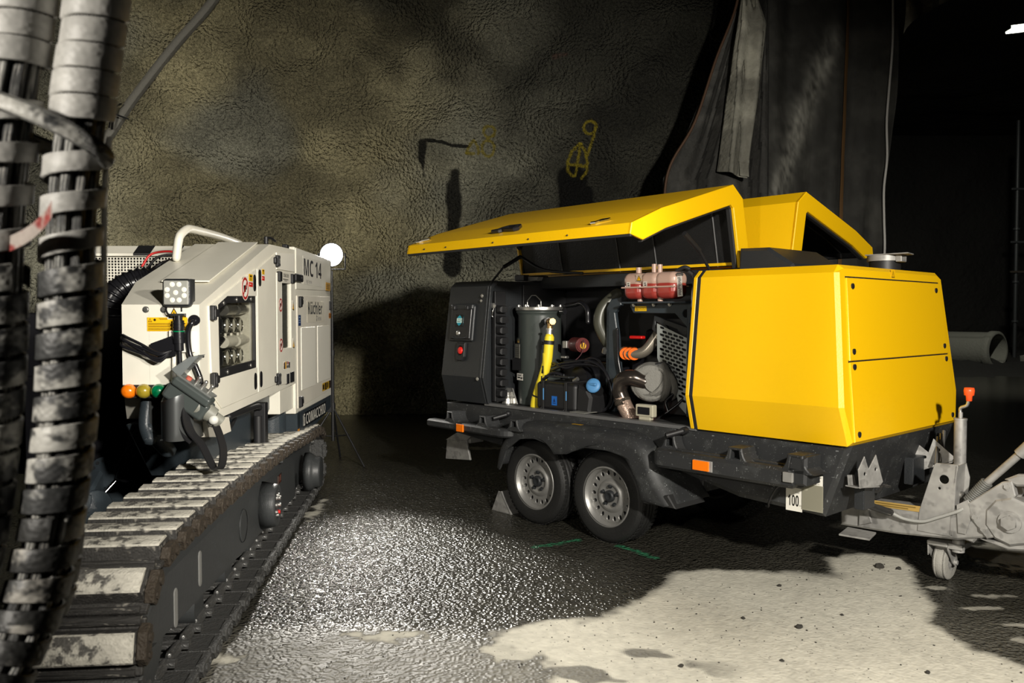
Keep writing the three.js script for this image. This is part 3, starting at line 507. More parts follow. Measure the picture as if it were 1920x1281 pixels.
// ---------------------------------------------------------------- what shows inside the engine bay
{
  // separator vessel
  const vs = obj('separator_vessel', [latheOn([[0, .86], [.17, .865], [.178, .88], [.178, 1.6], [.19, 1.62], [.195, 1.625], [.195, 1.64], [0, 1.64]], [-.715, 0, .34], [0, 1, 0], 40)], M.vessel, tr);
  obj('vessel_lid', [latheOn([[0, 1.64], [.198, 1.64], [.2, 1.645], [.2, 1.668], [.196, 1.672], [0, 1.672]], [-.715, 0, .34], [0, 1, 0], 40)], M.steel, vs);
  for (let i = 0; i < 10; i++) { const a = i * PI / 5 + .2; obj('lid_bolt', [hexBolt([-.715 + .18 * cos(a), 1.672, .34 + .18 * sin(a)], [0, 1, 0], .012, .016)], M.steel, vs); }
  obj('lid_handle', tube([[-.80, 1.672, .40], [-.80, 1.72, .40], [-.74, 1.765, .41], [-.68, 1.765, .42], [-.60, 1.72, .44], [-.60, 1.672, .44]], .004, 40, 6, .05), M.steel, vs);
  const faceZ = .34 + .178;
  sticker('rating_plate', .125, .115, sign(96, 88, (x) => { x.fillStyle = '#8d8b80'; x.fillRect(0, 0, 96, 88); bars(x, [[14, 20, 60, 5], [10, 34, 72, 4], [10, 46, 60, 4], [10, 58, 70, 4], [10, 70, 56, 4]], '#5b5a52'); }), vs, [-.80, 1.31, faceZ - .005], [0, -.45, 0]);
  obj('plate_bracket', [rb(.13, .10, .02, -.80, 1.2, faceZ - .015, .004).rotateY(0)], M.black, vs);
  sticker('part_label', .09, .055, sign(64, 40, (x) => { x.fillStyle = '#dedad0'; x.fillRect(0, 0, 64, 40); bars(x, [[6, 8, 40, 5], [6, 20, 30, 8], [40, 22, 18, 10]], '#333'); }), vs, [-.76, 1.10, faceZ + .004], [0, -.2, 0]);
  sticker('warning_triangle', .045, .045, sign(48, 48, (x) => { x.fillStyle = '#333833'; x.fillRect(0, 0, 48, 48); warnTri(x, 24, 28, 22); }), vs, [-.79, 1.395, faceZ - .002], [0, -.4, 0]);
  obj('vessel_foot', [prXY([[-.98, .87], [-.98, .93], [-.93, 1.0], [-.86, 1.0], [-.80, .87]], .50, .512, .002), prXY([[-.62, .87], [-.6, 1.02], [-.58, 1.02], [-.57, .87]], .50, .512, .002), cyl([-.90, .875, .53], [-.90, .915, .53], .05, .045, 20), cyl([-.90, .915, .53], [-.90, .965, .53], .022, .022, 6), cyl([-.90, .93, .53], [-.90, .94, .53], .035, .035, 16)], M.steel, vs);
  // brass valve and yellow hose
  const v = obj('outlet_valve', [cyl([-.53, 1.555, .46], [-.44, 1.555, .52], .026), cyl([-.44, 1.555, .52], [-.42, 1.555, .535], .034, .034, 6)], M.dark, vs);
  obj('elbow', [cyl([-.43, 1.555, .53], [-.33, 1.555, .585], .02), cyl([-.35, 1.555, .575], [-.31, 1.555, .6], .026, .026, 8), cyl([-.385, 1.565, .555], [-.385, 1.49, .555], .022), ball(-.385, 1.555, .555, .026)], M.brass, v);
  obj('hose_nipple', [cyl([-.385, 1.50, .555], [-.385, 1.42, .56], .03, .03, 6), cyl([-.385, 1.50, .555], [-.385, 1.49, .555], .036)], M.steel, v);
  const hp = [[-.385, 1.43, .56], [-.388, 1.36, .565], [-.40, 1.24, .57], [-.435, 1.12, .58], [-.475, 1.02, .585], [-.505, .93, .59], [-.515, .87, .59]];
  const yh = obj('air_hose', tube(hp, .038, 40, 16), M.yellowHose, tr, 'yellow air hose');
  obj('hose_clamp', [cyl([-.386, 1.405, .561], [-.387, 1.375, .563], .042, .042, 20), bx(-.47, -.42, 1.37, 1.395, .55, .57)], M.black, yh);
  obj('cable_tie', [cyl([-.493, .975, .587], [-.497, .963, .588], .041, .041, 18)], M.black, yh);
  const tx = sign(32, 256, (x) => { x.fillStyle = '#e9c925'; x.fillRect(0, 0, 32, 256); x.save(); x.translate(16, 128); x.rotate(-PI / 2); x.fillStyle = '#2a2408'; x.font = 'bold 17px sans-serif'; x.fillText('▪ 20 BAR  ▮▮▮', 0, 0); x.restore(); });
  obj('hose_print', [rb(.018, .20, .004, -.395, 1.21, .612, .0015).rotateZ(0)], mat(lin(.75, .6, .03), .4, 0, {}), yh).visible = true;
  obj('hose_print', [[0, .06], [.03, .03], [.045, .012], [.08, .05]].map(([d, h]) => rb(.014, h, .004, -.402 - d * .2, 1.21 - d - h / 2, .6135, .001)), M.black, yh);
  // plastic tank with blue cap and straps
  const tk = obj('plastic_tank', [rb(.42, .22, .22, -.215, .985, .56, .035, 3), prXY([[-.02, .885], [.0, 1.09], [.10, 1.06], [.14, 1.0], [.12, .885]], .46, .66, .02)], M.black, tr, 'black plastic tank with blue cap');
  obj('filler_cap', [latheOn([[.05, 0], [.055, .012], [.052, .028], [.03, .034], [0, .034]], [.135, 1.085, .62], [.35, .35, 1], 20), rb(.07, .02, .02, .145, 1.10, .65, .006)], M.blue, tk, 'blue cap');
  obj('filler_neck', [cyl([.10, 1.04, .55], [.135, 1.085, .615], .05, .045, 18)], M.black, tk);
  for (const x of [-.34, -.10]) obj('strap', [rb(.026, .24, .006, x, .98, .676, .002), rb(.026, .006, .23, x, 1.098, .56, .002), tube([[x, .90, .68], [x - .016, .885, .69], [x, .872, .69], [x + .016, .885, .69], [x, .90, .68]], .005, 16, 5)], M.rubber, tk);
  obj('strap_print', [rb(.010, .09, .004, -.33, 1.0, .68, .001), rb(.010, .07, .004, -.09, 1.0, .68, .001)], M.blue, tk);
  sticker('tank_label', .055, .07, sign(48, 64, (x) => { x.fillStyle = '#1c62b4'; x.fillRect(0, 0, 48, 64); x.fillStyle = '#0b2a5c'; x.beginPath(); x.moveTo(24, 12); x.lineTo(36, 40); x.lineTo(12, 40); x.fill(); x.fillRect(10, 46, 28, 6); }), tk, [-.22, .955, .673]);
  // frame post, shelf and coolant tank
  obj('frame_post', [prXY([[.05, .88], [.06, 1.66], [.10, 1.72], [.2, 1.74], [.2, 1.68], [.14, 1.62], [.17, 1.45], [.19, 1.2], [.19, 1.1], [.14, .88]], .36, .40, .006), bx(.06, .09, .9, 1.65, .30, .40)], M.slate, tr);
  const sh = obj('tank_shelf', [prXY([[.30, 1.665], [.33, 1.62], [.70, 1.615], [.80, 1.52], [.86, 1.50], [.86, 1.66], [.78, 1.69], [.30, 1.70]], .40, .415, .003, [Array.from({ length: 12 }, (_, i) => [.79 + .028 * cos(i * PI / 6), 1.615 + .028 * sin(i * PI / 6)])]), bx(.30, .86, 1.685, 1.70, .30, .52), bx(.80, .86, .9, 1.7, .30, .42)], M.slate, tr);
  for (const x of [.34, .52, .66]) obj('shelf_bolt', [hexBolt([x, 1.68, .42], [0, 0, 1], .01, .012)], M.steel, sh);
  sticker('caution_label', .105, .035, sign(96, 32, (x) => { x.fillStyle = '#e8b90e'; x.fillRect(0, 0, 96, 32); warnTri(x, 16, 18, 12); x.strokeStyle = '#2a2208'; for (const k of [38, 60, 80]) x.strokeRect(k - 7, 8, 14, 14); }), sh, [.40, 1.65, .417]);
  obj('shelf_web', [prXY([[.50, 1.60], [.85, 1.50], [.85, 1.34], [.78, 1.36], [.56, 1.44], [.48, 1.5]], .375, .39, .003, [[[.60, 1.535], [.70, 1.505], [.72, 1.47], [.64, 1.49]], [[.51, 1.56], [.56, 1.54], [.55, 1.50], [.51, 1.52]]])], M.dark, sh);
  const lobes = (y0, y1, r) => [[.395, .17], [.545, .16], [.685, .185]].map(([x, w]) => rb(w, y1 - y0, .17, x, (y0 + y1) / 2, .44, r, 4));
  const ct = obj('coolant_tank', [lobes(1.715, 1.86, .055)], M.coolant, sh, 'red coolant in the lower half');
  obj('tank_top', [lobes(1.795, 1.905, .05), rb(.46, .012, .185, .54, 1.80, .44, .005, 2)], M.poly, ct, 'cloudy plastic upper half');
  obj('tank_neck', [cyl([.40, 1.90, .44], [.40, 1.945, .44], .02), cyl([.53, 1.90, .43], [.53, 1.965, .43], .018), cyl([.58, 1.90, .43], [.58, 1.96, .43], .018), cyl([.42, 1.70, .45], [.42, 1.73, .45], .02), cyl([.60, 1.70, .45], [.60, 1.73, .45], .02)], M.poly, ct);
  sticker('warning_triangle', .055, .05, sign(48, 48, (x) => { x.fillStyle = '#b9a28e'; x.fillRect(0, 0, 48, 48); warnTri(x, 24, 28, 22); }), ct, [.47, 1.865, .527]);
  for (const x of [.375, .525]) sticker('round_label', .035, .04, sign(32, 32, (x) => { x.fillStyle = '#c9beb2'; x.fillRect(0, 0, 32, 32); bars(x, [[8, 8, 14, 5], [10, 18, 16, 6]], '#222'); }), ct, [x, 1.82, .527]);
  sticker('paper_tag', .05, .14, sign(40, 112, (x) => { x.fillStyle = '#e4e1d8'; x.fillRect(0, 0, 40, 112); bars(x, Array.from({ length: 14 }, (_, i) => [6 + (i * 7) % 8, 8 + i * 7, 22 - (i * 5) % 9, 4]), '#444'); }), ct, [.80, 1.80, .50], [0, -.2, .08]);
  obj('coolant_hose', [tube([[.72, 1.9, .42], [.78, 1.91, .4], [.84, 1.86, .38], [.86, 1.78, .36]], .016, 16, 8), tube([[1.0, 1.84, .45], [.94, 1.84, .44], [.89, 1.8, .43], [.87, 1.70, .42], [.87, 1.58, .42]], .026, 18, 10), tube([[.74, 1.91, .45], [.80, 1.93, .45], [.83, 1.92, .44]], .014, 10, 8)], M.rubber, tr);
  obj('bright_pipe', tube([[1.02, 1.83, .50], [.95, 1.82, .50], [.91, 1.77, .49], [.90, 1.66, .48]], .018, 18, 10), M.steel, tr);
  // slotted guard
  const gp = [[.545, 1.545], [.80, 1.445], [.80, .92], [.74, .97], [.70, 1.10], [.66, 1.15], [.575, 1.24], [.55, 1.30]], holes = [];
  const inside = (x, y) => sdPoly(gp, x, y) < -.004;
  for (let r = 0; r < 27; r++) for (let c = 0; c < 7; c++) { const x = .565 + c * .047 + (r % 2) * .0235, y = 1.55 - r * .0255 - (x - .55) * .25; if (inside(x - .018, y) && inside(x + .018, y)) holes.push([[x - .021, y + .005], [x - .015, y + .0125], [x + .015, y + .005], [x + .021, y - .005], [x + .015, y - .0125], [x - .015, y - .005]]); }
  obj('slotted_guard', [prXY(gp, .412, .416, 0, holes)], mat(lin(.42, .45, .44), .4, .4), tr);
  obj('radiator_shroud', [bx(.56, 1.05, .9, 1.58, .20, .36), bx(.83, .87, .9, 1.55, .36, .44)], M.black, tr);
  // turbo with lagging, exhaust elbow and braided pipe
  const tb = obj('turbocharger', [new THREE.TorusGeometry(.085, .058, 14, 30).rotateY(.5).translate(.53, 1.13, .46), new THREE.TorusGeometry(.075, .05, 12, 26).rotateY(.6).translate(.60, 1.13, .42), ...[0, 1, 2, 3, 4].map((i) => new THREE.TorusGeometry(.108 + .012 * sin(i * 2.3), .030, 8, 26).rotateY(.5 + .06 * sin(i * 4)).rotateZ(i).translate(.525 + i * .02, 1.13 + .006 * sin(i * 3), .475 - i * .017)), cyl([.53, 1.13, .38], [.60, 1.14, .50], .08)], M.wrap, tr, 'grey lagged turbocharger');
  obj('lagging_band', [new THREE.TorusGeometry(.128, .014, 8, 30).rotateY(.55).translate(.605, 1.13, .44)], M.black, tb);
  obj('exhaust_elbow', [tube([[.50, 1.13, .50], [.44, 1.16, .56], [.37, 1.14, .58], [.34, 1.07, .58], [.36, 1.0, .57]], .058, 24, 16)], mat(lin(.09, .075, .065), .22, .8), tb);
  obj('exhaust_pipe', [tube([[.355, 1.01, .575], [.40, .93, .57], [.46, .84, .56], [.48, .80, .56]], .056, 20, 18)], M.braid, tb);
  obj('pipe_clamp', [tube([[.36, .995, .574], [.372, .975, .573]], .061, 4, 18)], M.rust, tb);
  // engine block, silicone joints, pipes, wiring
  const eng = obj('engine_block', [bx(.15, .62, .9, 1.36, -.12, .22, .02), bx(-.5, .1, .92, 1.25, -.1, .3, .02), bx(.2, .5, 1.3, 1.5, -.05, .12, .03), cyl([.2, 1.0, .28], [.2, 1.0, .34], .09), cyl([-.2, 1.12, .3], [-.2, 1.12, .42], .085, .085, 20)], M.gloss, tr);
  for (const x of [.245, .285, .325]) obj('silicone_joint', [cyl([x, 1.325, .395], [x + .02, 1.32, .42], .045, .045, 18)], M.orange, eng);
  obj('silicone_joint', [cyl([.29, 1.13, .38], [.33, 1.14, .42], .04, .04, 16), ball(.24, .86 + .06, .45, .017, 8)], M.red, eng);
  obj('red_cap', [rb(.12, .024, .05, .30, 1.44, .33, .01, 2), rb(.05, .03, .02, .52, .93, .45, .006), rb(.03, .04, .02, .54, .89, .46, .006)], M.red, eng);
  obj('charge_pipe', [tube([[.22, 1.33, .39], [.30, 1.32, .40], [.40, 1.34, .37], [.47, 1.45, .32], [.50, 1.54, .28]], .04, 24, 14)], mat(lin(.3, .27, .22), .3, .6), eng);
  obj('intake_hose', [tube([[.03, 1.76, .24], [-.04, 1.66, .32], [-.05, 1.54, .35], [-.0, 1.42, .33], [.03, 1.34, .28]], .05, 24, 16)], mat(lin(.07, .07, .052), .35, .1), tr);
  obj('air_pipe', [tube([[-.5, 1.68, .25], [-.35, 1.69, .3], [-.25, 1.70, .34], [-.17, 1.65, .36], [-.16, 1.55, .36]], .02, 20, 10), cyl([-.46, 1.63, .35], [-.40, 1.63, .37], .02)], M.gloss, tr);
  obj('oil_filter', [cyl([-.36, 1.37, .30], [-.20, 1.37, .38], .058, .058, 22), cyl([-.22, 1.37, .37], [-.19, 1.37, .385], .05, .05, 18)], mat(lin(.12, .02, .018), .3), tr);
  obj('filter_label', [cyl([-.192, 1.365, .384], [-.186, 1.365, .387], .025, .025, 12)], mat(lin(.8, .45, .02), .4), tr);
  obj('steel_fitting', [bx(-.42, -.37, 1.34, 1.40, .34, .38), bx(-.42, -.36, 1.26, 1.28, .36, .4), cyl([-.06, 1.06, .5], [0.0, 1.09, .5], .014), cyl([-.16, 1.10, .52], [-.12, 1.12, .52], .016), cyl([.03, 1.32, .39], [.05, 1.35, .4], .02), cyl([.16, 1.36, .38], [.16, 1.40, .38], .008), cyl([.78, 1.88, .5], [.82, 1.88, .5], .012)], M.steel, tr);
  const lines = [];
  for (const [a, b] of [[0, 0], [.03, .02], [.05, -.02]]) lines.push(tube([[-.5, 1.14 + a, .52], [-.35, 1.18 + a, .55], [-.2, 1.22 + b, .55], [0, 1.23 + a, .5 + b], [.14, 1.18, .5], [.2, 1.02 + b, .5], [.16, .92, .5], [.06, .87, .52]], .011, 50, 7));
  lines.push(tube([[-.5, 1.12, .56], [-.42, 1.10, .6], [-.3, 1.16, .6], [-.2, 1.13, .56]], .014, 20, 7), tube([[.2, 1.5, .44], [.2, 1.3, .43], [.23, 1.15, .43], [.25, 1.0, .43], [.27, .93, .43]], .012, 24, 7), tube([[.62, .88, .5], [.75, 1.0, .42], [.84, 1.14, .38]], .01, 12, 6), tube([[.7, 1.05, .44], [.66, 1.0, .46], [.68, .93, .46]], .012, 12, 6));
  obj('wiring', lines, M.gloss, tr);
  obj('thin_wire', tube([[-.19, 1.36, .40], [-.16, 1.41, .42], [-.13, 1.38, .43], [-.2, 1.28, .42], [-.36, 1.17, .45]], .004, 24, 5), mat(lin(.12, .05, .06), .5), tr);
  obj('terminal_strip', [bx(-.38, -.12, 1.125, 1.14, .55, .62), ...[-.34, -.30, -.26, -.2].map((x) => cyl([x, 1.14, .59], [x, 1.155, .59], .006))], M.dark, tr);
  // small lamp on the deck edge and a loose plate
  const dl = obj('deck_lamp', [rb(.15, .085, .05, .66, .955, .68, .01, 2).rotateZ(0), bx(.61, .71, .89, .915, .66, .70)], mat(lin(.45, .42, .32), .25, 0, { clearcoat: 1 }), tr, 'small clear lamp at the deck edge');
  obj('lamp_window', [rb(.10, .05, .006, .66, .955, .708, .002)], M.gloss, dl);
  obj('deck_plate', [bx(.0, .15, .892, .897, .60, .74)], mat(lin(.3, .3, .27), .5, .4), tr);
}
// ---------------------------------------------------------------- drawbar
{
  const db = obj('drawbar', [prXY([[1.75, .44], [2.27, .462], [2.47, .50], [2.56, .47], [2.60, .36], [2.44, .315], [2.11, .285], [1.75, .275]], -.08, .10, .012), prXZ([[1.8, .1], [1.98, .1], [2.02, .28], [1.84, .30]], .26, .272, .002), prXY([[2.42, .33], [2.6, .52], [2.66, .50], [2.52, .31]], -.06, .08, .008)], M.galv, tr, 'galvanised drawbar');
  obj('axle_gusset', [prXY([[1.88, .30], [1.88, .42], [1.93, .42], [1.96, .33]], .1, .12, .003)], M.galv, db);
  sticker('long_label', .28, .035, sign(128, 16, (x) => { x.fillStyle = '#a88a4a'; x.fillRect(0, 0, 128, 16); bars(x, [[6, 4, 110, 3], [6, 10, 90, 3]], '#6d5724'); }), db, [2.10, .455, .104], [0, 0, .03]);
  const up = obj('upright_bracket', [prXY([[2.225, .33], [2.235, .455], [2.315, .735], [2.325, .745], [2.44, .75], [2.445, .735], [2.42, .60], [2.41, .33]], .10, .108, .002, [Array.from({ length: 16 }, (_, i) => [2.37 + .026 * cos(i * PI / 8), 2.37 - 1.715 + .026 * sin(i * PI / 8)]), Array.from({ length: 8 }, (_, i) => [2.345 + .008 * cos(i * PI / 4), .60 + .008 * sin(i * PI / 4)])]), prXY([[2.40, .34], [2.43, .74], [2.438, .74], [2.42, .34]], -.05, .108, .001), prXY([[2.41, .48], [2.45, .5], [2.46, .66], [2.44, .74], [2.43, .74]], -.04, -.03, .001)], M.galv, db);
  for (const y of [.47, .56]) obj('bracket_bolt', [hexBolt([2.43, y, 0.02], [1, 0, .4], .016, .016)], M.steel, up);
  // jockey wheel
  const jz = -.09, jx = 2.385;
  const jk = obj('jockey_tube', [cyl([jx, .20, jz], [jx, .99, jz], .034, .034, 24), cyl([jx, .985, jz], [jx, .995, jz], .037, .037, 24), cyl([jx, .99, jz], [jx, 1.03, jz], .012), cyl([jx, .52, jz], [jx, .62, jz], .044, .044, 24)], M.galv, db);
  obj('pivot_arm', [bx(2.25, 2.42, .215, .25, -.2, -.05)], M.galv, jk);
  obj('crank', tube([[jx, 1.02, jz], [jx, 1.055, jz], [jx + .035, 1.075, jz], [jx + .045, 1.13, jz]], .010, 16, 8), M.steel, jk);
  obj('knob', [latheOn([[0, 0], [.016, 0], [.018, .03], [.027, .034], [.03, .06], [.027, .078], [0, .08]], [jx + .045, 1.10, jz], [0, 1, 0], 12)], mat(lin(.95, .10, .02), .35), jk, 'orange knob');
  const turned = (gs, other) => [gs].flat(9).map((g) => { const q = prep(g).translate(-2.31, 0, -jz); if (other) q.rotateY(PI); return q.scale(1.12, 1.12, 1.12).rotateY(-PI / 2).translate(jx - .10, -.0, jz - .075); });
  const jw = obj('jockey_wheel', turned([latheOn([[.05, -.035], [.088, -.033], [.098, -.026], [.1, -.022], [.097, -.02], [.097, -.014], [.1, -.012], [.1, .012], [.097, .014], [.097, .02], [.1, .022], [.098, .028], [.088, .034], [.07, .036], [.05, .03]], [2.31, .1, jz], [0, 0, 1], 36)]), mat(lin(.3, .29, .26), .8, 0, { bumpMap: clodB, bumpScale: .004 }), jk);
  obj('wheel_disc', turned([latheOn([[.068, .03], [.06, .034], [.05, .026], [.03, .03], [.018, .036], [0, .036]], [2.31, .1, jz], [0, 0, 1], 30), cyl([2.31, .1, jz - .05], [2.31, .1, jz + .055], .012)], true), M.galv, jw);
  obj('wheel_fork', turned([prXY([[2.29, .095], [2.31, .078], [2.34, .10], [2.40, .15], [2.415, .14], [2.42, .20], [2.34, .22], [2.33, .16]], jz + .046, jz + .052, .001), prXY([[2.29, .095], [2.31, .078], [2.34, .10], [2.41, .18], [2.42, .22], [2.34, .22]], jz - .052, jz - .046, .001), bx(2.33, 2.43, .20, .225, jz - .052, jz + .052), hexBolt([2.31, .1, jz - .052], [0, 0, -1], .014, .012)]), M.galv, jw);
  // hinge disc, toothed arms and coupling
  const oct = (cx, cy, r) => Array.from({ length: 10 }, (_, i) => [cx + r * cos(i * PI / 5 + .3), cy + r * sin(i * PI / 5 + .3)]);
  const hg = obj('hinge_plate', [prXY([[2.50, .54], [2.67, .685], [2.72, .70], [2.74, .62], [2.66, .50], [2.66, .38], [2.60, .355], [2.52, .45]], .06, .115, .006), prXY([[2.50, .54], [2.67, .685], [2.72, .70], [2.74, .62], [2.66, .50], [2.66, .38], [2.60, .355], [2.52, .45]], -.1, -.06, .006)], M.galv, db);
  for (const [x, y] of [[2.54, .47], [2.585, .41], [2.70, .665]]) obj('plate_bolt', [hexBolt([x, y, .115], [0, 0, 1], .016, .014)], M.galv, hg);
  obj('toothed_disc', [prXY(oct(2.72, .475, .135), .07, .125, .012), cyl([2.72, .475, -.12], [2.72, .475, .07], .11, .11, 20)], M.galv, hg);
  obj('hinge_bolt', [cyl([2.72, .475, .125], [2.72, .475, .14], .058, .058, 22), cyl([2.72, .475, .14], [2.72, .475, .165], .04, .04, 6)], M.galv, hg);
  obj('tow_arm', [prXY([[2.68, .70], [2.74, .735], [3.3, .80], [3.3, .74], [2.74, .67]], .05, .11, .012), prXY([[2.72, .56], [3.3, .66], [3.3, .52], [2.78, .36], [2.60, .34], [2.62, .36]], .0, .06, .012), prXY([[2.56, .345], [2.75, .36], [3.3, .46], [3.3, .40], [2.7, .31]], -.04, .10, .01), cyl([3.28, .6, .03], [3.6, .66, .03], .04)], M.galv, hg);
  // hand brake with gaiter and spring strut
  const hbk = obj('hand_brake', [cyl([2.575, .655, .06], [2.77, .875, .06], .021), cyl([2.74, .84, .06], [2.80, .91, .06], .032), cyl([2.465, .44, .06], [2.495, .55, .06], .02), prXY([[2.45, .36], [2.44, .52], [2.50, .56], [2.53, .50], [2.49, .36]], .105, .113, .002)], M.galv, db);
  obj('brake_grip', [cyl([2.775, .88, .06], [2.92, 1.04, .06], .027)], M.darkShoe, hbk);
  obj('gaiter', Array.from({ length: 13 }, (_, i) => { const t = i / 12; return new THREE.TorusGeometry(.027, .0075, 6, 18).rotateX(PI / 2).rotateZ(-.62).translate(mix(2.49, 2.578, t), mix(.545, .66, t), .06); }), mat(lin(.12, .12, .11), .5), hbk);
  obj('gaiter_core', [cyl([2.485, .535, .06], [2.58, .665, .06], .024)], M.rubber, hbk);
  obj('brake_cable', tube([[1.95, .50, .30], [2.0, .46, .24], [2.08, .43, .17], [2.16, .395, .14], [2.26, .395, .13], [2.34, .43, .125], [2.44, .48, .12], [2.47, .50, .11]], .010, 50, 8), mat(lin(.3, .3, .28), .6), db);
  obj('cable_sleeve', [tube([[1.93, .505, .32], [2.0, .465, .25], [2.09, .425, .165]], .022, 14, 10), tube([[1.95, .50, .30], [2.0, .55, .30], [2.07, .565, .29], [2.09, .60, .28], [2.13, .60, .27]], .009, 16, 6)], M.darkShoe, db);
}
// wheel chocks hung on the nose, and one on the floor behind the rear wheel
function chock(label, pos, rot, group) {
  const c = thing('wheel_chock', label, 'wheel chock', pos, 0, group); c.rotation.set(...rot, 'YXZ');
  obj('plate', [prXY([[-.13, -.10], [-.16, .03], [-.10, .12], [-.045, .03], [.03, .13], [.13, -.06], [.10, -.085]], -.004, .004, .0015, [Array.from({ length: 10 }, (_, i) => [-.085 + .013 * cos(i * PI / 5), .0 + .013 * sin(i * PI / 5)]), Array.from({ length: 10 }, (_, i) => [.035 + .013 * cos(i * PI / 5), .03 + .013 * sin(i * PI / 5)])])], M.galv, c);
  obj('side_plate', [prXY([[-.13, -.10], [-.15, -.02], [-.08, -.02], [-.05, -.09]], -.09, -.082, .0015), prXZ([[-.16, -.09], [-.16, 0], [.1, 0], [.1, -.09]], -.098, -.09, .001)], M.galv, c);
  return c;
}
{
  const w = (x, y, z) => { const v = V(x, y, z).applyAxisAngle(V(0, 1, 0), TR.yaw * PI / 180).add(V(...TR.pos)); return [v.x, v.y, v.z]; };
  chock('galvanised wheel chock with two points, held on the near side of the trailer nose', w(2.17, .725, .60), [0, (TR.yaw + 80) * PI / 180, -.08]).scale.setScalar(.8);
  chock('galvanised wheel chock half hidden behind the upright drawbar bracket', w(2.17, .73, -.30), [0, (TR.yaw + 15) * PI / 180, .35]).scale.setScalar(.75);
  for (const [a, b, c, d] of [[.50, .72, .42, .56], [.55, .72, -.3, -.12], [.86, .96, -.74, -.70]]) obj('chock_holder', [bx(2.05, 2.11, a, b, c, d)], M.dark, tr);
  const h2 = obj('spring_rails', [0, .05, .1].map((d) => cyl([2.16, .86 - d * .3, -.46 + d], [2.2, .70 - d * .2, -.32 + d], .012)), M.steel, tr);
  const f = thing('wheel_chock', 'small galvanised wedge chock on the floor behind the rear wheel', 'wheel chock', w(-.80, 0, .62), TR.yaw);
  obj('plate', [prXY([[-.13, .0], [.10, .0], [-.02, .17], [-.05, .17]], -.06, -.054, .001), prXY([[-.13, .0], [.10, .0], [-.02, .17], [-.05, .17]], .054, .06, .001), prXY([[.10, .0], [-.02, .17], [-.03, .17], [.085, .0]], -.06, .06, .001), bx(-.13, .1, 0, .006, -.06, .06, .001)], M.galv, f);
}
